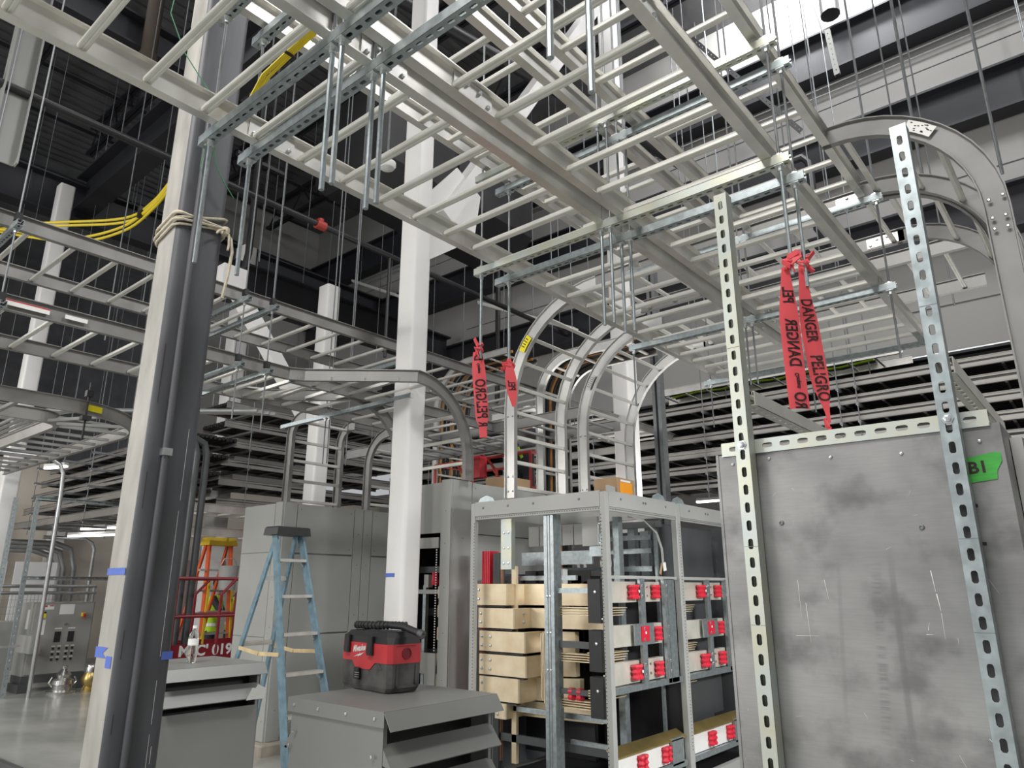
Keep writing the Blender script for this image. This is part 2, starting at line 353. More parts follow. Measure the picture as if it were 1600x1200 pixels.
# ---------------------------------------------------------------- columns
def rrect(x0, x1, y0, y1, r=.035, n=4):
    p = []
    for cx, cy, a0 in ((x1 - r, y0 + r, -90), (x1 - r, y1 - r, 0), (x0 + r, y1 - r, 90), (x0 + r, y0 + r, 180)):
        for k in range(n + 1):
            a = R(a0 + 90 * k / n); p.append((cx + r * math.cos(a), cy + r * math.sin(a)))
    return p
def column(label, x0, x1, y0, y1, h, m, cap=False, z0=0, name='steel_column'):
    t = T(name, label, 'column', ((x0 + x1) / 2, (y0 + y1) / 2, z0))
    pr = rrect(x0, x1, y0, y1)
    part(MB().loft([[(a, b, z0) for a, b in pr], [(a, b, h) for a, b in pr]]), 'shaft', m, t, True)
    part(MB().box(x0 - .1, x1 + .1, y0 - .1, y1 + .1, z0, z0 + .025), 'base_plate', 'cab', t)
    return t
# left column: one primer, light and shade painted in, pale aisle face, dark others
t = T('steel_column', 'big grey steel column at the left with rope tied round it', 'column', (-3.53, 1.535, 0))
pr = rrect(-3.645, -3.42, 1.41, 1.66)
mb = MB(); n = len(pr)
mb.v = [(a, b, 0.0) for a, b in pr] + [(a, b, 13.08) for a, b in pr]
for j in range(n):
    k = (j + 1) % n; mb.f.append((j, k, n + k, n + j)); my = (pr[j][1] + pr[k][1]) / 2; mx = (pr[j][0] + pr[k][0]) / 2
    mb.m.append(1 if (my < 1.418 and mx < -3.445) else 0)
part(mb, 'shaft', ['colshade', 'collit'], t, True)
part(MB().box(-3.75, -3.32, 1.3, 1.77, 0, .025), 'base_plate', 'colshade', t)
lines = MB()
for z0, z1, y in ((.30, .62, 1.60), (.66, .98, 1.60), (1.02, 1.2, 1.602), (1.3, 1.95, 1.603), (.86, .93, 1.615), (2.0, 2.35, 1.604)):
    lines.box(-3.4195, -3.4188, y, y + .0016, z0, z1)
part(lines, 'chalk_line', 'whitelab', t)
cps = MB()
for z0, z1, y in ((1.30, 1.42, 1.432), (1.95, 2.12, 1.433), (2.45, 2.75, 1.435), (1.0, 1.08, 1.436), (.62, .78, 1.434)):
    cps.box(-3.4196, -3.4190, y, y + .002, z0, z1)
part(cps, 'paint_chip', 'ink', t)
CONC = t
cd = T('riser_conduit', 'grey painted conduit strapped up the dark side of the big left column', 'conduit', (-3.405, 1.497, 0))
part(MB().path([(-3.4, 1.50, .02), (-3.4, 1.50, 2.2), (-3.4, 1.497, 2.23), (-3.4, 1.49, 4.2)], .0165, 10), 'pipe', 'colshade', cd, True)
part(MB().box(-3.4195, -3.381, 1.478, 1.522, 2.20, 2.235), 'strap', 'zincnut', cd)
def tapepiece(label, poly, o, A, B, N, m='bluetape', name='masking_tape'):
    single(MB().prism(poly, o, A, B, Vector(N) * .001), name, m, label, 'tape')
sq = lambda a, b: [(0, 0), (a, 0), (a, b), (0, b)]
tapepiece('blue masking tape strip on the big left column at eye level', sq(.19, .03), (-3.632, 1.4092, 1.655), (1, 0, 0), (0, 0, 1), (0, -1, 0))
tapepiece('torn pointed piece of blue masking tape on the pale side of the left column', [(0, 0), (.12, 0), (.08, .02), (.13, .045), (0, .045)], (-3.632, 1.4092, 1.30), (1, 0, 0), (0, 0, 1), (0, -1, 0))
tapepiece('small square of blue masking tape near the edge of the left column', sq(.058, .048), (-3.51, 1.4092, 1.262), (1, 0, 0), (0, 0, 1), (0, -1, 0))
tapepiece('bright blue masking tape patch on the dark side of the left column', sq(.05, .035), (-3.4192, 1.61, 1.285), (0, 1, 0), (0, 0, 1), (1, 0, 0))
# rope round the column
rp = T('tied_rope', 'pale cotton rope wound round the big left column with its end hanging down', 'rope', (-3.53, 1.535, 3.2))
for k, (zz, tl) in enumerate(((3.42, .03), (3.445, -.02), (3.47, .045), (3.455, 0.0), (3.435, .02))):
    q = rrect(-3.655 - .002 * k, -3.41 + .002 * k, 1.40 - .002 * k, 1.67 + .002 * k, .04, 3)
    pts = [(a, b, zz + tl * (b - 1.53) / .13 - .05 * max(0, (-3.53 - a)) / .11) for a, b in q]
    part(MB().path(pts + [pts[0]], .0065, 6), 'coil', 'rope', rp, True)
part(MB().path([(-3.40, 1.655, 3.44), (-3.39, 1.685, 3.40), (-3.39, 1.70, 3.33), (-3.395, 1.695, 3.2), (-3.40, 1.68, 3.06)], .009, 6), 'loose_end', 'rope', rp, True)
part(MB().path([(-3.40, 1.655, 3.44), (-3.385, 1.67, 3.42), (-3.385, 1.675, 3.36), (-3.385, 1.672, 3.33)], .006, 6), 'loose_end', 'rope', rp, True)
part(MB().path([(-3.40, 1.655, 3.43), (-3.38, 1.64, 3.44), (-3.38, 1.61, 3.42), (-3.38, 1.60, 3.40)], .006, 6), 'loose_end', 'rope', rp, True)
part(MB().lathe([(0, -.03), (.02, -.02), (.024, 0), (.02, .02), (0, .03)], (-3.40, 1.655, 3.44), 8), 'knot', 'rope', rp, True)

t = column('white square steel column in the centre, standing right behind the vacuum, blue tape on it', -5.25, -5.0, 4.43, 4.65, 13.08, 'white')
tapepiece('blue masking tape strip on the white centre column', sq(.13, .035), (-5.235, 4.4292, 1.69), (1, 0, 0), (0, 0, 1), (0, -1, 0))
t = T('diagonal_brace', 'white square diagonal brace rising to the right from the centre column', 'brace', (-5.12, 4.75, 5.2))
part(MB().bar((-5.12, 4.9, 5.5), (-5.12, 8.9, 11.9), .18, .2, (1, 0, 0)), 'tube', 'white', t)
part(MB().prism([(0, 0), (.75, .55), (.85, 1.15), (.45, 1.35), (0, .8)], (-5.13, 4.66, 4.9), (0, 1, 0), (0, 0, 1), (.02, 0, 0)), 'gusset_plate', 'white', t)
t = T('diagonal_brace', 'white square diagonal brace falling to the left behind the upper left cable trays', 'brace', (-9.4, 5.6, 3))
part(MB().bar((-9.75, 4.95, 6.1), (-9.37, 6.22, 4.1), .2, .2, (1, 0, 0)), 'tube', 'white', t)
part(MB().box(-9.9, -9.6, 4.72, 5.1, 5.95, 6.3), 'gusset_plate', 'white', t)
column('white column rising behind the upright ladder drops on the dark cabinet', -9.40, -9.13, 6.25, 6.5, 6.35, 'white')
column('white column behind the two curved ladder drops over the open frame', -5.72, -5.42, 9.25, 9.55, 13.08, 'white')
column('tall white column at the far left behind the yellow cables, blue band on it', -13.9, -13.65, 3.5, 3.75, 8.7, 'white')
column('grey column deep left among the stacked far cable trays', -13.3, -12.95, 6.75, 7.05, 8.5, 'white')
tapepiece('dark blue tape band round the far left white column', sq(.26, .09), (-13.6492, 3.5, 1.68), (0, 1, 0), (0, 0, 1), (1, 0, 0))
ibeam('steel_beam', 'grey beam resting on the far left white column', (-13.55, 1.2, 4.32), (-13.55, 4.9, 4.32), .16, .2, 'cab')
t = T('strut_post', 'dark upright strut post behind the ladder drops over the open frame', 'post', (-4.25, 8.0, 0))
part(MB().box(-4.31, -4.19, 7.94, 8.06, 0, 6.4), 'post', 'roddark', t); part(MB().box(-4.36, -4.14, 7.89, 8.11, 0, .02), 'base_plate', 'roddark', t)
part(MB().box(-4.262, -4.238, 7.932, 7.94, .1, 6.3), 'slot_line', 'darkhole', t)
# ================================================================ ladder trays, drops, trapezes
HR = .115; FW = .045
def iprof(h=HR, fw=FW, tw=.006, ft=.006):
    a = fw / 2
    return [(-a, 0), (a, 0), (a, ft), (tw / 2, ft + .004), (tw / 2, h - ft - .004), (a, h - ft), (a, h), (-a, h), (-a, h - ft), (-tw / 2, h - ft - .004), (-tw / 2, ft + .004), (-a, ft)]
CACHE = {}
def rail_mesh(L, h=HR, m='alu'):
    k = ('rail', round(L, 3), h, m)
    if k not in CACHE: CACHE[k] = MB().sweep(iprof(h), [((0, 0, 0), (1, 0, 0), (0, 0, 1)), ((0, L, 0), (1, 0, 0), (0, 0, 1))]).mesh('side_rail', m)
    return CACHE[k]
def rung_mesh(W, m='alu', s=.034, hh=.03):
    k = ('rung', round(W, 3), m, s)
    if k not in CACHE:
        a = s / 2; pr = [(-a, .004), (-a + .004, 0), (-.004, 0), (0, .003), (.004, 0), (a - .004, 0), (a, .004), (a, hh * .55), (a * .6, hh), (-a * .6, hh), (-a, hh * .55)]
        CACHE[k] = MB().sweep(pr, [((.012, 0, 0), (0, 1, 0), (0, 0, 1)), ((W - .012, 0, 0), (0, 1, 0), (0, 0, 1))]).mesh('rung', m)
    return CACHE[k]
def splice_mesh():
    if 'sp' not in CACHE:
        CACHE['sp'] = MB().box(-.002, .002, -.11, .11, .018, .097).mesh('splice_plate', 'alu_web')
        b = MB()
        for y in (-.085, -.035, .035, .085):
            for z in (.037, .078): b.lathe([(.0095, 0), (.0095, .006), (.005, .011), (0, .011)], (0, 0, 0), 6); 
        b = MB().lathe([(.0, .0), (.0095, 0), (.0095, .006), (.005, .011), (0, .011)], (0, 0, 0), 8)
        CACHE['bolt'] = b.mesh('bolt', 'zincnut')
    return CACHE['sp'], CACHE['bolt']
def splice(parent, x, y, side):
    sp, bo = splice_mesh()
    o = inst(sp, 'splice_plate', parent, (x + side * .006, y, 0))
    for dy in (-.085, -.035, .035, .085):
        inst(bo, 'bolt', o, (side * .002, dy, .037 if abs(dy) > .05 else .078), (0, side * R(90), 0))
def tray(label, loc, L, W, rz=0, first=.1, sp=.2295, h=HR, group=None, m='alu', splices=(), rz0=.012, skip=()):
    t = T('ladder_tray', label, 'cable tray', loc, rz, group)
    rm = rail_mesh(L, h, m)
    inst(rm, 'side_rail', t, (FW / 2, 0, 0)); inst(rm, 'side_rail', t, (W - FW / 2, 0, 0))
    rg = rung_mesh(W - FW, 'rung' if m in ('alumatte', 'alu') else m); y = first; i = 0
    while y < L - .03:
        if i not in skip: inst(rg, 'rung', t, (FW / 2, y, rz0))
        y += sp; i += 1
    for y in splices:
        splice(t, FW / 2, y, -1); splice(t, FW / 2, y, 1); splice(t, W - FW / 2, y, 1); splice(t, W - FW / 2, y, -1)
    return t
def drop(label, loc, rz, W, ri, zc, zbot, xlen, h=HR, group=None, m='alu', sp=.2295, first=.12, hang=(), arc=90):
    """curved ladder: comes in along -X at the top, arc centre (0, zc), goes down the -X side; width along Y.
       loc is the arc centre column at floor level"""
    t = T('ladder_drop', label, 'cable tray', loc, rz, group)
    fr = []
    Y = (0, 1, 0)
    if xlen > 0: fr.append(((xlen, 0, zc + ri), Y, (0, 0, 1)))
    for i in range(13):
        a = R(90 + arc * i / 12); fr.append(((ri * math.cos(a), 0, zc + ri * math.sin(a)), Y, (math.cos(a), 0, math.sin(a))))
    if zbot < zc: fr.append(((-ri, 0, zbot), Y, (-1, 0, 0)))
    me = MB().sweep(iprof(h), fr).mesh('side_rail', m, smooth=False)
    inst(me, 'side_rail', t, (0, FW / 2, 0)); inst(me, 'side_rail', t, (0, W - FW / 2, 0))
    k = ('drung', round(W, 3), m)
    if k not in CACHE:
        a = .017; pr = [(-a, .004), (-a + .004, 0), (a - .004, 0), (a, .004), (a, .018), (a * .6, .03), (-a * .6, .03), (-a, .018)]
        CACHE[k] = MB().sweep(pr, [((0, FW + .0 - .01, 0), (1, 0, 0), (0, 0, 1)), ((0, W - FW + .01, 0), (1, 0, 0), (0, 0, 1))]).mesh('rung', 'rung')
    s = first; total = xlen + ri * R(arc) + max(0, zc - zbot)
    while s < total - .03:
        if s < xlen: p = (xlen - s, 0, zc + ri + .012); ro = 0
        elif s < xlen + ri * R(arc):
            a = R(90) + (s - xlen) / ri; p = ((ri + .012) * math.cos(a), 0, zc + (ri + .012) * math.sin(a)); ro = a - R(90)
        else: p = (-(ri + .012), 0, zc - (s - xlen - ri * R(arc))); ro = R(90)
        inst(CACHE[k], 'rung', t, p, (0, -ro, 0)); s += sp
    return t

# slotted strut: local +X length, web at z=0 facing down, legs up
def strut_mb(L, wd=.0413, ht=.0413, slots=True, pitch=.0508):
    mb = MB(); a = wd / 2; n = max(1, int(L / pitch)); x0 = (L - n * pitch) / 2
    def cell(xa, xb, hole):
        if not hole:
            mb.box(xa, xb, -a, a, 0, .0025); return
        xm = (xa + xb) / 2; hl = .0143; hw = .0071
        inner = [(xm - hl, -hw * .55), (xm - hl + .005, -hw), (xm + hl - .005, -hw), (xm + hl, -hw * .55), (xm + hl, hw * .55), (xm + hl - .005, hw), (xm - hl + .005, hw), (xm - hl, hw * .55)]
        outer = [(xa, -a * .55), (xa, -a), (xb, -a), (xb, -a * .55), (xb, a * .55), (xb, a), (xa, a), (xa, a * .55)]
        b = len(mb.v)
        mb.v += [(p[0], p[1], 0) for p in outer] + [(p[0], p[1], 0) for p in inner] + [(p[0], p[1], .0025) for p in inner] + [(p[0], p[1], .0025) for p in outer]
        for j in range(8):
            k = (j + 1) % 8
            mb.f += [(b + j, b + k, b + 8 + k, b + 8 + j), (b + 8 + j, b + 8 + k, b + 16 + k, b + 16 + j), (b + 16 + j, b + 16 + k, b + 24 + k, b + 24 + j)]
            mb.m += [0, 0, 0]
    if slots:
        if x0 > 0: mb.box(0, x0, -a, a, 0, .0025); mb.box(L - x0, L, -a, a, 0, .0025)
        for i in range(n): cell(x0 + i * pitch, x0 + (i + 1) * pitch, True)
    else: mb.box(0, L, -a, a, 0, .0025)
    for sgn in (-1, 1):
        y0, y1 = sorted((sgn * a, sgn * (a - .0025))); mb.box(0, L, y0, y1, .0025, ht)
        y0, y1 = sorted((sgn * a, sgn * (a - .0095))); mb.box(0, L, y0, y1, ht, ht + .0025)
        y0, y1 = sorted((sgn * (a - .0095), sgn * (a - .007))); mb.box(0, L, y0, y1, ht - .007, ht)
    return mb
NUT = MB().lathe([(0, 0), (.0125, 0), (.0125, .011), (0, .011)], (0, 0, 0), 6).mesh('hex_nut', 'zincnut')
WASH = MB().box(-.021, .021, -.021, .021, 0, .005).mesh('square_washer', 'zincnut')
def rod_mesh(z0, z1, r, m='rod'):
    k = ('rod', round(z1 - z0, 2), r, m)
    if k not in CACHE: CACHE[k] = MB().tube((0, 0, 0), (0, 0, z1 - z0), r, 8).mesh('threaded_rod', m, smooth=True)
    return CACHE[k]
def trapeze(label, x0, x1, y, zs, rods, ztop, zbot, m='galv', thick=None, rz=0, group=None, slots=True, hw=True, rodm='rod'):
    """strut tiers hung on rods: strut runs along X at y (world), or along Y when rz is 90 degrees"""
    t = T('trapeze_hanger', label, 'hanger', (x0, y, zs[0]), rz, group)
    L = abs(x1 - x0); k = ('strut', round(L, 3), m, slots)
    if k not in CACHE: CACHE[k] = strut_mb(L, slots=slots).mesh('strut_channel', m)
    for z in zs: inst(CACHE[k], 'strut_channel', t, (0, 0, z - zs[0] - .0445))
    for rx in rods:
        d = abs(rx - x0) if rz == 0 else rx
        zlo, zhi = min(zs), max(zs)
        if thick:
            inst(rod_mesh(zbot, zlo - .06, thick, 'rod'), 'threaded_rod', t, (d, 0, zbot - zs[0]))
            inst(rod_mesh(zlo - .06, ztop, .0065, 'roofrod'), 'threaded_rod', t, (d, 0, zlo - .06 - zs[0]))
        else: inst(rod_mesh(zbot, ztop, .0065, 'roofrod'), 'threaded_rod', t, (d, 0, zbot - zs[0]))
        if hw:
            for z in zs:
                inst(WASH, 'square_washer', t, (d, 0, z - zs[0] - .0495)); inst(NUT, 'hex_nut', t, (d, 0, z - zs[0] - .0605)); inst(NUT, 'hex_nut', t, (d, 0, z - zs[0] - .072))
                inst(WASH, 'square_washer', t, (d, 0, z - zs[0] - .001)); inst(NUT, 'hex_nut', t, (d, 0, z - zs[0] + .004))
    return t
ZL, ZU = 3.44, 4.09
# ---- the pair of trays over the camera, lower tier
PX0, PW = -2.580, .80
QX0, QW = -1.700, .805
tray('lower overhead ladder tray, left one of the long pair, nearest the grey column', (PX0, -.6, ZL), 6.78, PW, first=1.005 - .2295 * 4, splices=(2.0, 5.6))
tray('lower overhead ladder tray, right one of the long pair, over the sheet metal panel', (QX0, -.6, ZL), 6.78, QW, first=.24, sp=.2505, splices=(2.35, 5.5))
# ---- upper tier over them
tray('upper overhead ladder tray, left one, seen through the rungs below it', (-2.63, -.6, ZU), 5.3, .80, first=.15, sp=.2295)
tray('upper overhead ladder tray, right one, whose rail meets the near curved drop', (-1.70, -.6, ZU), 5.3, .80, first=.22, sp=.305)
# cross trays of the upper tier and their curved ends
rz = -math.pi / 2
tray('upper cross tray running left to right, nearer of the two cross trays', (-3.1, 5.62, ZU), 2.25, .82, rz, first=.1, sp=.26, splices=(2.1,), m='alumatte')
tray('upper cross tray running left to right, farther of the two cross trays', (-3.1, 6.95, ZU), 2.6, .97, rz, first=.1, sp=.26, m='alumatte')
d1 = drop('curved ladder drop with a yellow label, landing on the open frame top', (-3.1, 4.82, 0), 0, .82, .92, 3.17, 2.36, .02, m='alu_web')
d2 = drop('curved ladder drop with a silver label, right of the yellow-labelled one', (-3.1, 5.98, 0), 0, .97, .92, 3.17, 2.36, .02, m='alu_web')
d3 = drop('big curved ladder drop at the right edge with a white paper label', (-.90 , 4.76, 0), math.pi, .80, .66, 3.43, .9, .05, m='alurd', sp=.25)
d4 = drop('curved ladder drop behind the big one with the white paper label', (-.87, 5.62, 0), math.pi, .82, .58, 3.51, .9, .03, m='alurd', sp=.26)
# labels and bolts on the drops
def on_arc(cx, y, zc, r, a, da, hw, side, n=5):
    rings = []
    for i in range(n):
        t_ = R(a + da * i / (n - 1)); rings.append([(cx + side * (r + s) * math.cos(t_), y + o, zc + (r + s) * math.sin(t_)) for s, o in ((-hw, 0), (hw, 0), (hw, -.001), (-hw, -.001))])
    return MB().loft(rings)
part(on_arc(-3.1, -.0008 + 4.82, 3.17, .978, 139, 9, .034, 1), 'warning_label', 'yellowlab', d1, label='yellow warning label')
l1 = MB()
for i, a in enumerate((140.5, 142, 143.5, 145)): l1.add(on_arc(-3.1, 4.8185, 3.17, .985, a, .5, .018 + .004 * (i % 2), 1, 2))
part(l1, 'label_print', 'ink', d1)
part(on_arc(-3.1, 5.98 - .0008, 3.17, .978, 146, 9, .03, 1), 'rating_label', 'whitelab', d2, label='silver rating label')
l2 = MB()
for i in range(6): l2.add(on_arc(-3.1, 5.9785, 3.17, .978, 147.2 + i * 1.2, .25, .022, 1, 2))
part(l2, 'label_print', 'ink', d2)
# big label on the near rail of d3 (its camera side is y=3.96)
lab = MB()
yl = 3.96 - .0008
def d3p(a, s): t_ = R(a); return (-.90 + (.66 + s) * math.cos(t_), yl, 3.43 + (.66 + s) * math.sin(t_))
def w2d3(mb):      # world points into the rotated thing
    r = MB(); r.v = [(-(p[0] + .90), -(p[1] - 4.76), p[2]) for p in mb.v]; r.f = mb.f; r.m = mb.m; return r
part(w2d3(MB().loft([[d3p(a, .03), d3p(a, .092), (d3p(a, .092)[0], yl - .001, d3p(a, .092)[2]), (d3p(a, .03)[0], yl - .001, d3p(a, .03)[2])] for a in (57, 53, 49, 45)])), 'rating_label', 'whitelab', d3, label='white printed rating label')
pr = MB(); random.seed(3)
for i in range(16):
    a = 55.8 - random.random() * 9.5; s = .036 + random.random() * .05
    q = [Vector(d3p(a, s)), Vector(d3p(a - .9, s)), Vector(d3p(a - .9, s + .005)), Vector(d3p(a, s + .005))]
    pr.quadbox([p + Vector((0, -.0012, 0)) for p in q] + [p + Vector((0, -.002, 0)) for p in q])
part(w2d3(pr), 'label_print', 'ink', d3)
bolt_p = []
sp_, bo_ = splice_mesh()
for dx, dz in ((.03, 3.30), (.085, 3.30), (.03, 3.36), (.085, 3.36), (.03, 3.46), (.09, 3.47)):
    inst(bo_, 'bolt', d3, (-(.66 + dx), .80, dz), (R(-90), 0, 0))
for t_, dzs in ((d1, (3.1, 2.55, 2.42)), (d2, (3.1, 2.55, 2.42))):
    for z in dzs:
        for s in (.03, .085): inst(bo_, 'bolt', t_, (-(.92 + s), -.002 + FW / 2 - .004, z), (R(90), 0, 0))
# printed white labels on the lower right tray
single(MB().box(-1.7035, -1.7025, 5.3, 5.62, 3.475, 3.515).box(-1.7035, -1.7025, 5.68, 5.85, 3.478, 3.512), 'rail_label', 'whitelab', 'pair of small white printed labels on the side rail of the lower right overhead tray', 'label')

# ---- trapezes of the pair, both tiers, from left to right and front to back
MR = [-1.79, -1.735]
trapeze('slotted strut hanger under the overhead pair, nearest the camera, long round rods', -2.70, -.80, 1.17, [ZL, ZU - .02], [-2.63] + MR + [-.86], 13.09, 2.84, thick=.0095)
trapeze('second slotted strut hanger from the camera, close behind the nearest one', -2.70, -.80, 1.35, [ZL, ZU - .02], [-2.63] + MR + [-.86], 13.09, 2.85, thick=.0095)
trapeze('yellowish slotted strut hanger whose right rod carries the mirrored red tape', -2.70, -.82, 2.88, [ZL, ZU - .02], [-2.655, -1.805, -1.75, -.868], 13.09, 2.87, m='galvy', thick=.0085)
trapeze('bluish slotted strut hanger bolted to the left upright strut, right behind the yellowish one', -2.70, -.82, 3.07, [ZL, ZU - .02], [-2.60, -1.80, -1.745, -.868], 13.09, 2.88, thick=.0085)
trapeze('slotted strut hanger crossing at the head of the second curved drop, fifth from the camera', -2.72, -.80, 4.70, [ZL, ZU - .02], [-2.69, -1.78, -1.73, -.84], 13.09, 2.95)
trapeze('slotted strut hanger far along the pair overhead, behind the right red tape', -2.72, -.80, 6.03, [ZL], [-2.66, -1.76, -.86], 13.09, 3.0, thick=None)

# ---- left run of trays, two tiers
tray('upper ladder tray of the left two-tier run, passing behind the big grey column', (-6.62, -2.5, 4.04), 15.0, 1.02, first=.15, sp=.305, m='alumatte')
tray('lower ladder tray of the left two-tier run, printed labels on its side rail', (-6.62, -2.5, ZL), 6.0, 1.02, first=.1, sp=.305, m='alumatte')
single(MB().box(-5.5995, -5.5985, 1.25, 1.52, 3.475, 3.515), 'rail_label', 'whitelab', 'white warning label with a red line on the side rail of the lower left tray', 'label')
single(MB().box(-5.5985, -5.5975, 1.25, 1.52, 3.507, 3.515), 'label_stripe', 'red', 'thin red stripe along the top of the left tray warning label', 'label')
single(MB().box(-5.5995, -5.5985, 1.62, 1.77, 3.48, 3.51), 'rail_label', 'whitelab', 'small plain white label right of the red-lined one on the lower left tray', 'label')
ang = math.atan2(.8, 1.15)
t = T('ladder_tray', 'angled offset ladder tray between the lower left run and the drop onto the right cabinet', 'cable tray', (0, 0, 0), 0)
offr = [[(-5.62, 3.5), (-5.55, 3.62), (-4.92, 4.18), (-4.775, 4.32)], [(-6.60, 3.5), (-6.50, 3.75), (-5.92, 4.25), (-5.755, 4.32)]]
for q in offr:
    fr = []
    for i, p in enumerate(q):
        a = Vector(q[min(i + 1, 3)]) - Vector(q[max(i - 1, 0)]); a.normalize(); fr.append(((p[0], p[1], ZL), (a[1], -a[0], 0), (0, 0, 1)))
    part(MB().sweep(iprof(), fr), 'side_rail', 'alumatte', t)
for k in range(4):
    f = .08 + k * .26
    def at(q, f):
        L = [0]; 
        for i in range(3): L.append(L[-1] + (Vector(q[i + 1]) - Vector(q[i])).length)
        d = f * L[-1]
        for i in range(3):
            if d <= L[i + 1] or i == 2: return Vector(q[i]).lerp(Vector(q[i + 1]), (d - L[i]) / (L[i + 1] - L[i]))
    a, b = at(offr[0], f), at(offr[1], f)
    part(MB().bar((a[0], a[1], ZL + .027), (b[0], b[1], ZL + .027), .034, .03), 'rung', 'alu', t)
drop('curved ladder drop landing on the right grey cabinet, right of the white centre column', (-5.78, 4.32, 0), -math.pi / 2, 1.03, .64, 2.80, 2.60, .0, m='alumatte')
tray('lower ladder tray of the left run farther back, beyond the angled offset piece', (-6.62, 3.55, ZL), 4.2, .95, first=.2, sp=.305, m='alumatte')
drop('upright ladder drop on the dark cabinet top, left one with four visible rungs', (-7.05, 4.60, 0), 0, .75, .16, 3.3, 2.5, .05, sp=.2295, m='alumatte')
drop('upright ladder drop on the dark cabinet top, right one beside the white column', (-6.90, 5.78, 0), 0, .75, .34, 3.1, 2.5, .25, sp=.2295, m='alumatte')
def side_trap(label, y, x0=-6.75, x1=-5.42, zs=(ZL, 4.04), rods=None, zb=2.95):
    t = trapeze(label, x0, x1, y, list(zs), rods or [x0 + .05, x1 - .09], 13.09, zb, group=None)
    for z in zs:
        for x in (x0 + .05, x1 - .09): part(MB().box(x - .025, x + .025, y - .02, y + .02, z + .02, z + .075), 'rail_clamp', 'black', t)
    return t
side_trap('slotted strut hanger of the left two-tier run, at the left picture edge', 1.2)
side_trap('slotted strut hanger of the left two-tier run, just right of the grey column', 2.93)
side_trap('slotted strut hanger of the left two-tier run, second one right of the grey column', 3.2, zb=2.9)
side_trap('slotted strut hanger of the left two-tier run, next to the white centre column', 5.0, zs=(4.04,))
trapeze('slotted strut hanger carrying the tray branch over the dark cabinet, with paired rods', -7.2, -5.0, 4.45, [3.40], [-6.36, -6.29, -5.2], 13.09, 2.86)

# ---- danger tapes tied to rod ends
def ribbon(label, fn, L, W, words, name='barricade_tape', knot=None):
    t = T(name, label, 'tape', fn(0, 0), 0)
    n = 14; mb = MB(); rings = []
    for i in range(n + 1):
        s = i / n * L; wd = W(s); a = Vector(fn(s, -wd / 2)); b = Vector(fn(s, wd / 2)); m = Vector(fn(s, 0))
        d = Vector(fn(min(L, s + .01), 0)) - Vector(fn(max(0, s - .01), 0)); nn = d.cross(b - a).normalized() * .0006
        rings.append([a + nn, m + nn, b + nn, b - nn, m - nn, a - nn])
    mb.loft(rings); part(mb, 'ribbon', 'tape', t, True)
    for (wd, size, s0, w0, dirn, mir, m) in words:
        sx = .72
        def f2(x, y, sx=sx, s0=s0, w0=w0, dirn=dirn, mir=mir):
            s = s0 + dirn * x * sx; ww = w0 + (y * mir)
            p = Vector(fn(s, ww)); c = Vector((0, 0, 1.6)); return p + (c - p).normalized() * .0035
        text(wd, size, 'printed_word', m, t, (0, 0, 0), (1, 0, 0), (0, 1, 0), fn=f2, bold=.0012)
    if knot:
        kb = MB(); random.seed(int(knot[0] * 1000) % 97)
        for i in range(7):
            a = Vector(knot) + Vector((random.uniform(-.025, .025), random.uniform(-.02, .02), random.uniform(-.035, .03)))
            b = a + Vector((random.uniform(-.04, .04), random.uniform(-.03, .03), random.uniform(-.04, .05)))
            kb.bar(a, b, .022, .006, (random.random(), random.random(), .3))
        kb.path([Vector(knot) + Vector((math.cos(q) * .016, math.sin(q) * .016, .03 - q * .006)) for q in [i * .7 for i in range(16)]], .007, 5)
        part(kb, 'knot', 'tape', t)
    return t
rx, rt = Vector((.766, .643, 0)), Vector((0, 0, -1))     # across the view, down
def rib(top, bot, bend=0.0, twist=0.0):
    top = Vector(top); bot = Vector(bot); L = (bot - top).length
    def fn(s, wv):
        f = s / L; c = top.lerp(bot, f) + Vector((-.643, .766, 0)) * bend * math.sin(f * 3.14)
        a = twist * f; ax = rx * math.cos(a) + Vector((-.643, .766, 0)) * math.sin(a)
        d = (bot - top).normalized(); ax = (ax - d * ax.dot(d)).normalized()
        return c + ax * wv + Vector((-.643, .766, 0)) * (4 * wv * wv)
    return fn, L
fn, L = rib((-.893, 2.872, 2.91), (-.895, 2.868, 2.29), .01)
ribbon('red danger tape, left strip of the right pair, mirrored lettering and cut end', fn, L, lambda s: .03 + min(.052, s * .25), [('DANGER', .072, .335, .002, -1, 1, 'ink'), ('PEL', .066, .125, .0, -1, 1, 'ink'), ('Compact', .024, .50, .004, 1, -1, 'ink'), ('RO', .070, .585, .004, -1, 1, 'ink')], knot=(-.878, 2.87, 2.93))
fn, L = rib((-.884, 3.06, 2.985), (-.842, 3.05, 2.255), .015)
ribbon('red danger tape, right strip of the right pair, readable lettering and knotted end', fn, L, lambda s: .02 + min(.06, s * .22) if s < .55 else max(.012, .08 - (s - .55) * .45), [('PELIGRO', .075, .53, .0, 1, 1, 'ink'), ('DANGER', .070, .262, .0, 1, 1, 'ink')], knot=(-.870, 3.06, 2.99))
kb = MB()
for i in range(5): kb.bar((-.862 + .006 * i, 3.05, 2.275 - .012 * i), (-.845 - .01 * (i % 2), 3.046, 2.235 - .008 * i), .016, .008, (.3, .3, .4))
part(kb, 'end_knot', 'tape', bpy.data.objects['barricade_tape.001'])
fn, L = rib((-2.675, 2.875, 2.915), (-2.615, 2.87, 2.40), .01)
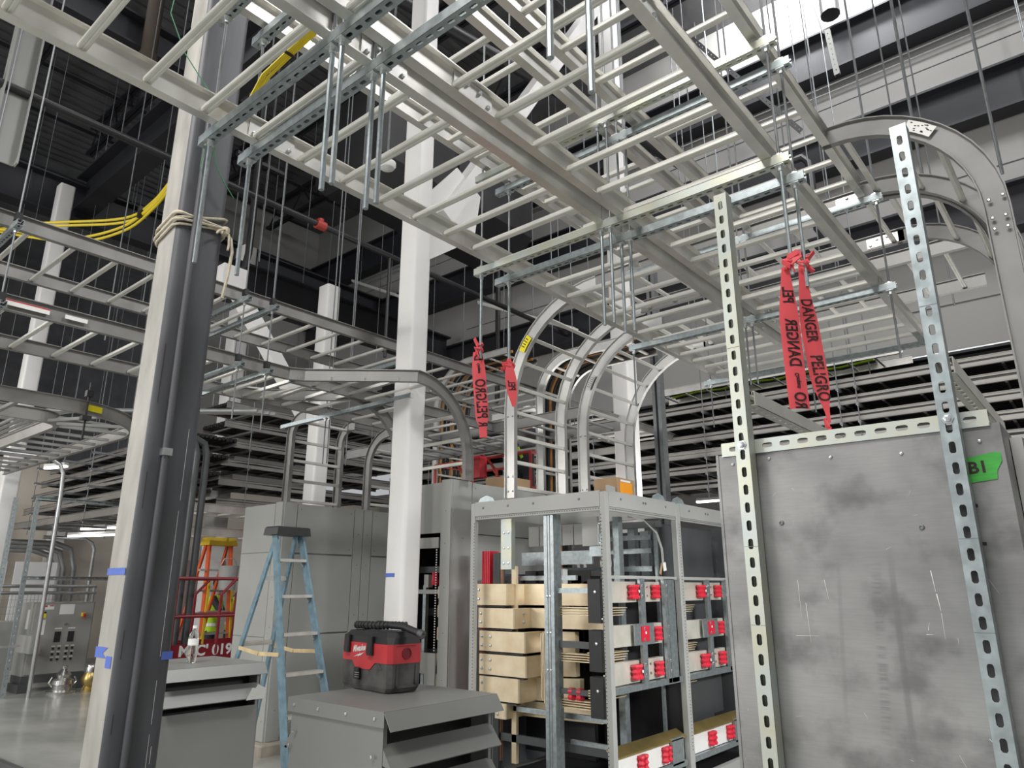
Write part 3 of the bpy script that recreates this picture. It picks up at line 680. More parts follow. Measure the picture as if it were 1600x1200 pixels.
ribbon('red danger tape hanging before the right cabinet, reading upward in mirrored letters', fn, L, lambda s: .05 + min(.026, s * .3) if s < .40 else max(.042, .076 - (s - .40) * .7), [('PELIGRO', .085, .285, .0, -1, 1, 'ink'), ('D', .07, .035, 0, -1, 1, 'ink'), ('Compact', .022, .10, .0, 1, -1, 'ink'), ('R', .07, .44, 0, -1, 1, 'ink')], knot=(-2.655, 2.875, 2.93))
fn, L = rib((-2.595, 3.06, 2.90), (-2.545, 3.05, 2.60), .0, .3)
ribbon('short twisted red danger tape beside the curved drop with the yellow label', fn, L, lambda s: .018 + .05 * math.sin(min(1, s / .3) * 3.1), [('PEL', .06, .17, 0, -1, 1, 'ink')], knot=(-2.60, 3.065, 2.86))
# ================================================================ big sheet metal panel and its struts (right)
t = T('sheet_metal_panel', 'tall scuffed grey sheet metal panel box at the right, slotted struts bolted across its front', 'panel', (-.5425, 2.18, 0))
o = part(MB().box(-.900, -.184, 2.052, 2.06, 0, 1.985), 'front_sheet', 'panel', t)
part(MB().box(-.907, -.899, 2.05, 2.32, 0, 1.987), 'side_flange', 'panel', t); part(MB().box(-.186, -.178, 2.05, 2.32, 0, 1.987), 'side_flange', 'panel', t)
part(MB().box(-.899, -.186, 2.06, 2.31, 1.975, 1.985).box(-.899, -.186, 2.29, 2.32, 0, 1.975), 'back_shell', 'cabdark', t)
part(MB().box(-.176, -.150, 2.20, 2.33, 0, 1.97), 'edge_channel', 'alu', t)
sc = MB().lathe([(0, 0), (.007, 0), (.006, .003), (.0045, .0035), (.004, .001), (0, .001)], (0, 0, 0), 10).mesh('screw', 'roddark')
sc2 = MB().lathe([(0, 0), (.005, 0), (.004, .003), (0, .004)], (0, 0, 0), 8).mesh('screw', 'zincnut')
def on_panel(px, pz, me): inst(me, 'screw', t, (px + .5425, -.128 - .0005, pz), (R(90), 0, 0))
for px, pz in ((-.728, 1.775), (-.38, 1.745), ): on_panel(px, pz, sc)
for px, pz in ((-.745, 1.96), (-.575, 1.945), (-.40, 1.935), (-.225, 1.945), (-.855, 1.955), (-.192, 1.30)): on_panel(px, pz, sc2)
hb = MB()
for px, pz, r in ((-.79, 1.26, .006), (-.256, 1.79, .004), (-.252, 1.70, .004), (-.198, 1.90, .004)):
    hb.lathe([(0, 0), (r, 0), (r, .001), (0, .001)], (0, 0, 0), 10) if False else hb.box(px - r, px + r, 2.0512, 2.0525, pz - r, pz + r)
part(hb, 'drilled_hole', 'darkhole', t)
scr = MB(); random.seed(5)
def scratch(x, z, dx, dz, wd=.0012):
    d = Vector((dx, 0, dz)).normalized(); nn = Vector((-d.z, 0, d.x)) * wd * .45
    a = Vector((x, 2.0513, z)); b = a + Vector((dx, 0, dz)); y = Vector((0, .0006, 0))
    scr.quadbox([a - nn, b - nn * .3, b - nn * .3 + y, a - nn + y, a + nn, b + nn * .3, b + nn * .3 + y, a + nn + y])
scratch(-.685, 1.56, .003, -.10); scratch(-.72, 1.475, .06, .001); scratch(-.375, 1.64, .004, -.05, .002); scratch(-.370, 1.585, .004, -.04, .0025); scratch(-.366, 1.54, 0, -.06, .001)
scratch(-.40, 1.50, .005, .018, .0012); scratch(-.405, 1.49, .014, 0, .0012); scratch(-.31, 1.27, .035, -.04); scratch(-.63, 1.62, .006, -.05); scratch(-.70, 1.62, .0, -.1, .001)
for i in range(16): scratch(random.uniform(-.88, -.22), random.uniform(1.1, 1.9), random.uniform(-.01, .02), random.uniform(-.04, .01), .0006)
part(scr, 'scratch', 'whitelab', t, label='pale scratches')
gt = T('marked_tape', 'green tape reading B1 stuck on the panel beside the right upright strut', 'tape', (-.235, 2.0505, 1.86))
part(MB().prism([(-.035, -.036), (.034, -.030), (.036, -.010), (.049, .012), (.050, .032), (.036, .035), (-.035, .024)], (-.236, 2.0508, 1.88), (1, 0, 0), (0, 0, 1), (0, -.001, 0)), 'tape_strip', 'green', gt)
text('B1', .040, 'printed_mark', 'ink', gt, (-.238, 2.0493, 1.880), (.999, 0, .04), (-.04, 0, .999), bold=.0012)

def upright(name, label, x, y, z0, z1, m):
    t = T(name, label, 'strut', (x, y, z0))
    mb = MB().add(strut_mb(z1 - z0), (x, y - .0445, z0), (0, 0, 1), (1, 0, 0), (0, 1, 0)); part(mb, 'channel', m, t); return t
u1 = upright('strut_channel', 'left upright slotted strut in front of the sheet metal panel, yellowish zinc', -.802, 2.045 + .0, .0, 2.825, 'galvy')
u2 = upright('strut_channel', 'right upright slotted strut in front of the sheet metal panel, bluish zinc', -.277, 2.045, .0, 2.84, 'galv')
def horiz(label, x0, x1, y, z, m):
    t = T('strut_channel', label, 'strut', (x0, y, z))
    part(MB().add(strut_mb(x1 - x0), (x0, y, z), (1, 0, 0), (0, 0, 1), (0, 1, 0)), 'channel', m, t); return t
u3 = horiz('short horizontal slotted strut lying across the top edge of the sheet metal panel', -.885, -.198, 2.046, 2.0, 'galvy')
for u, x in ((u1, -.802), (u2, -.277)):
    hb = MB().lathe([(0, 0), (.014, 0), (.014, .003), (.009, .003), (.009, .009), (.004, .010), (0, .010)], (0, 0, 0), 6)
    part(MB().add(hb, (x, 2.0005, 2.0), (1, 0, 0), (0, 0, 1), (0, -1, 0)), 'bolt', 'zincnut', u)
    for z in (1.5, 1.71, 2.3):
        part(MB().box(x - .02, x + .02, 1.9997, 2.0003, z, z + .0012), 'stamp_line', 'roddark', u)
# knee brackets carrying the panel from the far strut: struts running back, pale colour standing for light on their sides
for x, lb in ((-.79, 'bright bare strut running back behind the panel from the left upright strut'), (-.27, 'bright bare strut running back behind the panel from the right upright strut')):
    t = T('strut_channel', lb, 'strut', (x, 2.06, 2.125))
    part(MB().add(strut_mb(1.0), (x, 2.05, 2.125), (0, 1, 0), (1, 0, 0), (0, 0, 1)), 'channel', 'rung', t)
    part(MB().add(strut_mb(2.12, slots=False), (x, 3.05, 0), (0, 0, 1), (1, 0, 0), (0, -1, 0)), 'rear_leg', 'galv', t)
# grey cabinet behind the panel at the right edge
t = T('grey_cabinet', 'pale grey cabinet corner behind the panel at the right picture edge', 'cabinet', (.25, 3.3, 0))
part(MB().box(-.12, .7, 2.9, 3.7, 0, 1.93), 'body', 'cab', t); part(MB().box(-.11, .69, 2.893, 2.9, 1.72, 1.9), 'upper_panel', 'cabf', t); part(MB().box(-.11, .69, 2.893, 2.9, .1, 1.69), 'lower_panel', 'cabf', t)

# ================================================================ grey switchgear cabinets
def screwdots(parent, pts, r=.006, ax='x', m='roddark', name='screw'):
    me = MB().lathe([(0, 0), (r, 0), (r * .8, r * .5), (0, r * .6)], (0, 0, 0), 6).mesh(name, m)
    off = ORG[parent.name]
    for p in pts: inst(me, name, parent, (p[0] - off[0], p[1] - off[1], p[2] - off[2]), (0, R(90), 0) if ax == 'x' else (R(90), 0, 0))
t = T('switchgear_cabinet', 'large dark grey closed switchgear cabinet behind the blue stepladder, on a concrete pad', 'cabinet', (-7.6, 6.4, 0))
part(MB().box(-7.69, -6.915, 4.385, 7.3, .11, 2.49), 'body', 'cab', t)
def pan(x, y0, y1, z0, z1, nm='front_panel'): part(MB().box(x, x + .015, y0 + .004, y1 - .004, z0 + .004, z1 - .004), nm, 'cab', t)
pan(-6.915, 4.385, 4.55, .11, 2.50, 'corner_post'); 
for y0, y1 in ((4.55, 5.33), (5.60, 6.45), (6.6, 7.28)):
    pan(-6.915, y0, y1, 1.96, 2.49, 'upper_panel'); pan(-6.915, y0, y1, 1.12, 1.95, 'door'); pan(-6.915, y0, y1, .14, 1.11, 'door')
for y0, y1 in ((5.33, 5.465), (5.465, 5.60), (6.45, 6.6)): pan(-6.915, y0, y1, .11, 2.5, 'mullion')
part(MB().box(-7.05, -6.92, 4.372, 4.385, .115, 2.50), 'corner_post', 'cab', t); part(MB().box(-7.68, -7.06, 4.374, 4.385, 1.97, 2.48), 'side_panel', 'cab', t)
part(MB().box(-7.68, -7.06, 4.374, 4.385, 1.10, 1.96), 'side_panel', 'cab', t); part(MB().box(-7.68, -7.06, 4.374, 4.385, .13, 1.09), 'side_panel', 'cab', t)
screwdots(t, [(-6.899, y, z) for y in (4.47, 5.40, 5.53) for z in (.4, 1.3, 1.85, 2.2)] + [(-6.899, y, z) for y in (4.6, 5.28, 5.65, 6.4) for z in (2.02, 2.43)])
screwdots(t, [(x, 4.371, z) for x in (-6.97,) for z in (.3, .6, .9, 1.2, 1.5, 1.8, 2.1)], ax='y')
part(MB().cbox(-7.8, -6.8, 4.28, 7.4, 0, .11, .015), 'concrete_pad', 'conc', t)
t = T('switchgear_cabinet', 'tall grey switchgear cabinet just right of the white column, open in front with black inside', 'cabinet', (-5.22, 5.6, 0))
# shell with an open bay on its -Y side
part(MB().box(-5.62, -4.82, 5.60, 6.5, .05, 2.58).box(-5.62, -5.52, 4.86, 5.6, .05, 2.58).box(-4.93, -4.82, 4.86, 5.6, .05, 2.58).box(-5.52, -4.93, 4.86, 5.6, 2.28, 2.58).box(-5.52, -4.93, 4.86, 5.6, .05, .15), 'body', 'cab', t)
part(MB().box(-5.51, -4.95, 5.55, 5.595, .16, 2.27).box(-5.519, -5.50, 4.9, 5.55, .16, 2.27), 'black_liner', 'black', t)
part(MB().box(-5.61, -4.945, 4.845, 4.86, 2.10, 2.575), 'upper_panel', 'cab', t)
part(MB().box(-5.61, -4.98, 4.848, 4.86, 1.96, 2.06), 'header', 'cabf', t)
part(MB().box(-5.61, -4.98, 4.845, 4.86, .84, 1.02).box(-5.61, -4.98, 4.845, 4.86, .1, .42).box(-5.12, -4.98, 4.845, 4.86, .42, .84), 'lower_frame', 'cabf', t)
part(MB().box(-4.945, -4.818, 4.838, 4.86, .05, 2.60), 'corner_post', 'cab', t); part(MB().box(-4.832, -4.812, 4.86, 5.12, .05, 2.60), 'corner_post', 'cab', t)
part(MB().box(-4.82, -4.806, 5.125, 6.3, 2.10, 2.59), 'side_panel', 'cab', t); part(MB().box(-4.82, -4.806, 5.125, 6.3, .1, 2.09), 'side_panel', 'cab', t)
screwdots(t, [(-4.88, 4.837, z) for z in (.4, .8, 1.2, 1.6, 2.0, 2.3)], ax='y'); screwdots(t, [(-4.811, 5.0, 2.05), (-4.805, 5.17, 2.54)])
pf = MB()
for i in range(40): pf.box(-5.005, -4.99, 4.843, 4.846, 1.04 + i * .023, 1.05 + i * .023)
part(pf, 'perforated_strip', 'whitelab', t, kind='stuff')
part(MB().box(-5.6, -4.96, 5.1, 5.14, 1.74, 1.80), 'vent_plate', 'cabdark', t)
part(MB().box(-5.5, -4.94, 5.2, 5.24, 1.33, 1.40).box(-5.5, -4.94, 5.2, 5.24, .98, 1.02), 'cross_rail', 'black', t)
for z in (1.50, 1.33, 1.13, .90, .72):
    part(MB().cbox(-5.08, -4.955, 4.95, 5.25, z, z + .115, .008), 'busbar_end', 'busbar', t)
part(MB().box(-5.31, -5.27, 4.98, 5.02, .7, 1.62), 'white_duct', 'galv', t)
part(MB().lathe([(0, 0), (.03, 0), (.035, .03), (.028, .09), (.03, .12), (0, .12)], (-5.17, 5.0, 1.62), 10), 'red_insulator', 'redins', t)
part(MB().box(-5.29, -5.23, 4.97, 5.03, 1.6, 1.72).box(-5.4, -5.08, 4.96, 5.04, 1.54, 1.58), 'terminal_block', 'cabf', t)

# ================================================================ open switchgear frame with busbars
FX0, FX1, FY = -4.49, -3.05, 4.77
f = T('open_frame', 'open grey switchgear frame full of copper busbars and red insulators, in the middle foreground', 'switchgear', (-3.77, 5.9, 0))
def post(x0, x1, y0, y1, nm='corner_post', z1=2.33): part(MB().cbox(x0, x1, y0, y1, .03, z1, .004), nm, 'cabf', f)
post(FX1 - .055, FX1, FY, FY + .055); post(FX0, FX0 + .05, FY, FY + .05); post(FX1 - .055, FX1, 5.94, 6.02, 'mullion_post'); post(FX1 - .055, FX1, 7.16, 7.24, 'mullion_post'); post(FX0, FX0 + .05, 5.94, 6.02, 'rear_post'); post(FX0, FX0 + .05, 7.16, 7.24, 'rear_post')
def rail(x0, x1, y0, y1, z0=2.215, z1=2.34, nm='top_rail', m='cabf'): return part(MB().box(x0, x1, y0, y1, z0, z1), nm, m, f)
rail(FX0 + .05, FX1 - .055, FY, FY + .012); rail(FX1 - .012, FX1, FY + .055, 5.94); rail(FX1 - .012, FX1, 6.02, 7.16); rail(FX1 - .012, FX1, 7.24, 8.3)
rail(FX0, FX0 + .012, FY + .05, 5.94); rail(FX0 + .05, FX1 - .055, 5.97, 5.99)
rail(FX0, FX1, FY, FY + .05, 0, .08, 'base_rail'); rail(FX1 - .05, FX1, FY, 8.3, 0, .08, 'base_rail')
# perforated inner lips
def lips(name, pts0, pts1, n, ax):
    mb = MB()
    for i in range(n):
        p = Vector(pts0).lerp(Vector(pts1), i / (n - 1)); mb.box(p.x - .003, p.x + .003, p.y - .003, p.y + .003, p.z - .003, p.z + .003)
    part(mb, name, 'darkhole', f, kind='stuff')
rail(FX0 + .05, FX1 - .055, FY + .012, FY + .03, 2.185, 2.215, 'inner_lip'); lips('lip_hole', (FX0 + .07, FY + .012, 2.2), (FX1 - .07, FY + .012, 2.2), 52, 0)
rail(FX1 - .03, FX1 - .012, FY + .055, 5.94, 2.185, 2.215, 'inner_lip'); lips('lip_hole', (FX1 - .012, FY + .07, 2.2), (FX1 - .012, 5.92, 2.2), 46, 0)
rail(FX1 - .03, FX1 - .012, 6.02, 7.16, 2.185, 2.215, 'inner_lip'); lips('lip_hole', (FX1 - .012, 6.05, 2.2), (FX1 - .012, 7.1, 2.2), 42, 0)
lips('lip_hole', (FX1 - .045, FY, .3), (FX1 - .045, FY, 2.15), 70, 0); lips('lip_hole', (FX0 + .045, FY, .3), (FX0 + .045, FY, 2.15), 70, 0); lips('lip_hole', (FX1, 5.985, .3), (FX1, 5.985, 2.15), 70, 0)
screwdots(f, [(x, FY - .001, 2.285) for x in (-4.34, -4.05, -3.77, -3.30)], .012, 'y'); screwdots(f, [(FX1 + .001, y, 2.285) for y in (5.0, 5.36, 5.40, 5.75, 6.2, 6.55, 6.6)], .011)
screwdots(f, [(FX1 - .06, FY - .002, z) for z in (1.93, 1.37, .97, 2.08)], .008, 'y', 'zincnut', 'bolt')
# galvanised uprights and cross rails inside
def gal(x0, x1, y0, y1, z0, z1, nm='upright', m='galv'): return part(MB().box(x0, x1, y0, y1, z0, z1), nm, m, f)
u = gal(-3.70, -3.60, 4.82, 4.86, .03, 2.19); gal(-3.70, -3.695, 4.86, 4.92, .03, 2.19, 'upright_flange'); gal(-3.61, -3.595, 4.86, 4.92, .03, 2.19, 'upright_flange')
part(MB().box(-3.665, -3.66, 4.817, 4.82, .03, 2.19).box(-3.64, -3.635, 4.817, 4.82, .03, 2.19), 'groove', 'roddark', f)
gal(-4.18, -4.06, 4.83, 4.88, 1.75, 2.18, 'bracket', 'galvy')
screwdots(f, [(x, 4.829, z) for x in (-4.145, -4.095) for z in (2.06, 1.93, 1.80)] + [(x, 4.819, z) for x in (-3.67, -3.64) for z in (1.53, 1.25, .97)], .012, 'y', 'zincnut', 'bolt')
gal(-3.42, -3.36, 5.45, 5.52, .03, 2.2); gal(-3.60, -3.47, 5.35, 5.37, 1.86, 2.05, 'bracket', 'galv'); gal(-3.66, -3.5, 5.33, 5.36, 1.95, 2.2, 'bracket', 'cabf')
gal(-3.27, -3.245, 5.9, 5.93, .3, 2.1); gal(-3.9, -3.82, 6.5, 6.58, .03, 2.2); gal(-4.1, -4.0, 7.1, 7.2, .03, 2.2)
for z in (1.74, 1.90, 2.02): gal(-4.45, -3.3, 5.9, 5.93, z, z + .045, 'cross_rail')
gal(-4.45, -3.65, 5.2, 5.23, 1.66, 1.70, 'cross_rail'); gal(-4.4, -3.2, 5.0, 5.03, .60, .64, 'cross_rail'); gal(-4.4, -3.2, 5.0, 5.03, .36, .42, 'cross_rail', 'cabdark')
gal(-3.595, -3.24, 4.86, 4.89, 1.555, 1.595, 'cross_rail'); gal(-3.595, -3.22, 4.87, 4.90, 1.14, 1.19, 'cross_rail', 'cabdark'); gal(-3.595, -3.20, 4.87, 4.90, .80, .84, 'cross_rail', 'cabdark'); gal(-3.595, -3.2, 5.0, 5.03, .42, .45, 'cross_rail')
for x, z0, z1 in ((-4.33, .03, 1.9), (-4.25, .03, 1.9), (-4.05, .03, 1.95), (-3.95, .03, 1.95)): gal(x, x + .035, 6.2, 6.24, z0, z1, 'slotted_upright', 'alu')
tb = MB()
for k in range(22): tb.box(-4.02, -3.985, 6.19, 6.2, .4 + k * .07, .44 + k * .07)
part(tb, 'terminal_strip', 'whitelab', f, kind='stuff')
gb = MB()
for i in range(6):
    part(MB().box(-4.45 + i * .135, -4.325 + i * .135, 5.56, 5.6, 1.98, 2.17), 'terminal_box', 'cab', f)
    part(MB().box(-4.45 + i * .135, -4.34 + i * .135, 5.50, 5.53, .9, 1.70 - .05 * (i % 2)), 'wire_duct', 'cabdark' if i % 2 else 'cab', f)
gal(-4.46, -3.65, 5.46, 5.49, 1.80, 1.92, 'device_rail', 'galv'); gal(-4.46, -3.2, 5.93, 5.96, 2.13, 2.19, 'header_rail', 'cabdark'); gal(-4.40, -4.28, 5.44, 5.5, 1.55, 1.75, 'breaker', 'cabdark'); gal(-4.24, -4.16, 5.44, 5.5, 1.55, 1.75, 'breaker', 'black'); gal(-4.08, -4.05, 5.43, 5.5, 1.3, 1.76, 'terminal_row', 'whitelab'); gal(-3.98, -3.95, 5.43, 5.5, 1.3, 1.76, 'terminal_row', 'whitelab'); gal(-4.46, -3.62, 5.40, 5.44, 1.515, 1.55, 'cross_rail', 'galv')
# dark liner sheets: back, floor and partitions
def dk(x0, x1, y0, y1, z0, z1, m='cabdark', nm='partition'): return part(MB().box(x0, x1, y0, y1, z0, z1), nm, m, f)
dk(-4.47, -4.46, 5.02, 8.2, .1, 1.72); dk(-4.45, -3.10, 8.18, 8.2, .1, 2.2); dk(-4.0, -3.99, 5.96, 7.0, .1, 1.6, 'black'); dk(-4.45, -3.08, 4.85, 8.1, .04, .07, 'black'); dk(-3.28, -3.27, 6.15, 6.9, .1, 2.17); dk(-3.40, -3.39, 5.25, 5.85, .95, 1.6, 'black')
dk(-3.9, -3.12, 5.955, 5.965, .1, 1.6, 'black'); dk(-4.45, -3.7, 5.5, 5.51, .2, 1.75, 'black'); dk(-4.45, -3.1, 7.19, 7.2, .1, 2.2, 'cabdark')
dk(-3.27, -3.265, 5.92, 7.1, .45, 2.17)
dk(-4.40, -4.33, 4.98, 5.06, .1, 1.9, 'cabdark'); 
# red insulated vertical bars
for i in range(5): gal(-4.535 + i * .021, -4.523 + i * .021, 4.975, 5.10, .5, 1.92, 'insulated_bar', 'redins')
gal(-4.35, -4.32, 5.0, 5.03, .2, 1.8, 'riser_bar', 'copper'); gal(-4.20, -4.15, 5.0, 5.03, .2, 1.78, 'riser_bar', 'busbar')
# six stacked bright busbar terminals, bent back along the frame
bars = [(-4.53, -4.18, 1.45, 1.63, -3.45), (-4.50, -4.10, 1.26, 1.425, -3.42), (-4.485, -3.98, 1.07, 1.235, -3.70), (-4.485, -3.97, .88, 1.045, -3.70), (-4.48, -4.05, .68, .865, -3.66), (-4.30, -4.19, .545, .665, -3.45)]
fb = MB().lathe([(0, 0), (.014, 0), (.014, .004), (.010, .004), (.010, .011), (.004, .012), (0, .012)], (0, 0, 0), 8).mesh('bolt', 'zincnut')
for i, (a, b, z0, z1, xe) in enumerate(bars):
    yb = 4.90
    p = part(MB().prism([(a, yb), (b, yb), (b + .01, yb + .01), (b + .01, yb + .24), (xe, yb + .34), (xe, yb + .40), (b - .05, yb + .40), (b - .05, yb + .06), (a, yb + .06)], (0, 0, z0), (1, 0, 0), (0, 1, 0), (0, 0, z1 - z0)), 'busbar', 'busbar', f)
    off = ORG[p.name]
    xs = (a + .03, a + .13) if i in (2, 3) else (a + .03,)
    for x in xs:
        for z in ((z0 + (z1 - z0) * .28), (z0 + (z1 - z0) * .72)): inst(fb, 'bolt', p, (x - off[0], yb - off[1], z - off[2]), (R(90), 0, 0))
    if i in (0, 1, 5):
        for z in ((z0 + (z1 - z0) * .3), (z0 + (z1 - z0) * .75)): inst(fb, 'bolt', p, (b + .011 - off[0], yb + .13 - off[1], z - off[2]), (0, R(90), 0))
    if i < 5: part(MB().box(a - .03, b - .02, yb + .01, yb + .06, z0 - .018, z0 - .008), 'insulating_sheet', 'black', f)
# thin laminated bars running to the black blocks
for z in (1.45, 1.10, .76):
    for k in range(4):
        part(MB().box(-3.62, -3.24, 4.90 + .0, 4.98, z - .018 * k - .01, z - .018 * k - .003), 'laminated_bar', 'busbar', f)
for k in range(4): part(MB().box(-3.80 + k * .014, -3.793 + k * .014, 4.895, 4.98, .745 - k * .018, 1.24), 'laminated_riser', 'busbar', f)
for x, z in ((-3.28, 1.17), (-3.50, .80), (-3.42, .80)): part(MB().lathe([(0, 0), (.03, 0), (.04, .02), (.03, .04), (.04, .06), (.03, .085), (0, .085)], (x, 4.9, z - .04), 6), 'red_insulator', 'redins', f)
for z0, z1 in ((1.335, 1.665), (.985, 1.285), (.66, .95)):
    part(MB().cbox(-3.285, -3.16, 4.83, 4.92, z0, z1, .006), 'insulator_block', 'black', f)
    screwdots(f, [(-3.21, 4.829, z1 - .10)], .014, 'y', 'zincnut', 'bolt')
for x in (-3.62, -3.5): gal(x, x + .06, 5.5, 5.58, 1.0 if x < -3.6 else .9, 1.62, 'connection_plate', 'busbar')
# face of the two bays: galvanised grid, three bar levels with red moulded insulators
INS = MB().lathe([(0, -.055), (.028, -.055), (.034, -.04), (.022, -.02), (.034, 0), (.022, .02), (.034, .04), (.028, .055), (0, .055)], (0, 0, 0), 8).mesh('red_insulator', 'redins')
DOT = MB().lathe([(0, 0), (.012, 0), (.012, .002), (0, .002)], (0, 0, 0), 8).mesh('white_dot', 'whitelab')
def bay(y0, y1):
    W = y1 - y0
    X = FX1 - .02
    gal(X - .03, X, y0, y1, 1.665, 1.69, 'grid_rail', 'cabf'); gal(X - .06, X, y0, y1, .83, .875, 'grid_rail', 'galv')
    gal(X - .03, X, y1 - .24, y1 - .06, .84, 1.67, 'grid_plate', 'galv'); gal(X - .02, X + .004, y0 + W * .40, y0 + W * .40 + .075, .86, 1.67, 'grid_strip', 'galv')
    part(MB().box(X - .028, X - .002, y1 - .17, y1 - .165, .84, 1.67).box(X + .0005, X + .002, y1 - .19, y1 - .186, .84, 1.67), 'groove', 'roddark', f)
    for k, z in enumerate((1.57, 1.24, .97)):
        gal(X - .09, X - .04, y0 + .02, y1 - .25, z - .085, z + .075, 'phase_bar', 'phasebar')
        for j, yy in enumerate((y0 + W * .33, y0 + W * .66)):
            if k == 1 and j == 0:
                gal(X - .01, X + .003, y0 + W * .30, y0 + W * .58, z - .08, z + .08, 'clamp_plate', 'galv')
                g = gal(X + .003, X + .01, y0 + W * .385, y0 + W * .50, z - .055, z + .06, 'red_window', 'redins'); dy = y0 + W * .445
                off = ORG[g.name]; inst(DOT, 'white_dot', g, (X + .0105 - off[0], dy - off[1], z + .01 - off[2]), (0, R(90), 0))
                continue
            for s in ((-.055, -.0, .055) if j == 0 else (-.03, .035)):
                o = inst(INS, 'red_insulator', f, (X - .012 + 3.77, yy + s * .6 - 5.9, z - .005))
            if j == 0: inst(DOT, 'white_dot', f, (X + .026 + 3.77, yy + .02 - 5.9, z), (0, R(90), 0))
        screwdots(f, [(X + .005, y0 + W * .43, z + .04), (X + .005, y0 + W * .43, z - .04), (X + .003, y1 - .2, z + .04), (X + .003, y1 - .2, z - .04)], .016, 'x', 'zincnut', 'bolt')
        screwdots(f, [(X - .038, y0 + W * .52 + d, z + e) for d in (0, .05) for e in (-.035, .035)], .012, 'x', 'zincnut', 'bolt')
        for q in range(4): gal(X - .25, X - .1, y0 + .02, y0 + W * (.36 + .0) - q * .02, z - .13 - q * .018, z - .124 - q * .018, 'laminated_bar', 'busbar')
    # lower rail with sloping brass cover
    part(MB().prism([(0, 0), (-.09, .05), (-.09, .035), (0, -.01)], (X, y0, .41), (1, 0, 0), (0, 0, 1), (0, W, 0)), 'sloping_cover', 'brass', f)
    gal(X - .05, X - .03, y0, y1, .24, .40, 'slotted_plate', 'whitelab'); gal(X - .03, X, y0, y1, .19, .235, 'grid_rail', 'galv')
    for yy in (y0 + W * .35, y0 + W * .7):
        for s in (-.03, .03): inst(INS, 'red_insulator', f, (X - .012 + 3.77, yy + s - 5.9, .32))
    gal(X - .02, X, y1 - .25, y1 - .06, .22, .42, 'grid_plate', 'galv')
bay(FY + .07, 5.92); bay(6.05, 7.14)
# coiled grey cables with tags hanging inside the first bay
t = T('control_cable', 'pair of thin grey cables with cream tags hanging inside the open frame first bay', 'cable', (-3.13, 5.75, 1.75))
for k in range(2): part(MB().path([(-3.2, 5.35, 2.18), (-3.16, 5.55, 2.16), (-3.13, 5.70 + .02 * k, 2.06), (-3.12, 5.76 + .02 * k, 1.93), (-3.12, 5.77 + .02 * k, 1.80)], .006, 6), 'cable', 'cabf', t, True)
part(MB().bar((-3.12, 5.76, 1.80), (-3.11, 5.70, 1.71), .03, .004, (1, 0, 0)), 'tag', 'card', t); part(MB().bar((-3.115, 5.79, 1.81), (-3.115, 5.80, 1.74), .05, .004, (1, 0, 0)), 'tag', 'whitelab', t)
# things on top of the frame and of the right cabinet
t = T('cardboard_box', 'small open cardboard box with an orange label on top of the open frame', 'box', (-3.25, 5.30, 2.34))
part(MB().box(-3.38, -3.15, 5.12, 5.40, 2.34, 2.49), 'carton', 'card', t); part(MB().box(-3.149, -3.147, 5.16, 5.36, 2.36, 2.455), 'shipping_label', 'orangelab', t); part(MB().box(-3.1475, -3.146, 5.17, 5.33, 2.458, 2.475), 'white_strip', 'whitelab', t)
part(MB().prism([(0, 0), (.2, 0), (.12, .06), (0, .07)], (-3.20, 5.02, 2.345), (0, 1, 0), (0, 0, 1), (.03, 0, 0)), 'torn_bag', 'cabf', t)
single(MB().box(-5.2, -4.9, 5.75, 6.15, 2.60, 2.74).box(-5.19, -5.05, 5.76, 6.14, 2.74, 2.745), 'cardboard_box', 'card', 'plain brown cardboard box on top of the right grey cabinet, behind the red tape', 'box')
for i, (x, y, lb) in enumerate(((-4.42, 4.90, 'galvanised lifting bracket on the left end of the open frame top'), (-3.12, 5.75, 'galvanised lifting bracket near the middle post of the open frame top'), (-3.12, 6.12, 'galvanised lifting bracket just past the middle post of the open frame top'))):
    t = T('lifting_bracket', lb, 'bracket', (x, y, 2.34)); part(MB().prism([(-.09, 0), (.09, 0), (.06, .05), (0, .075), (-.06, .05)], (x, y, 2.34), (.3, 1, 0) if i else (1, .3, 0), (0, 0, 1), (.006, -.004, 0)), 'plate', 'galv', t); part(MB().box(x - .05, x + .05, y - .04, y + .04, 2.34, 2.346), 'foot', 'galv', t)

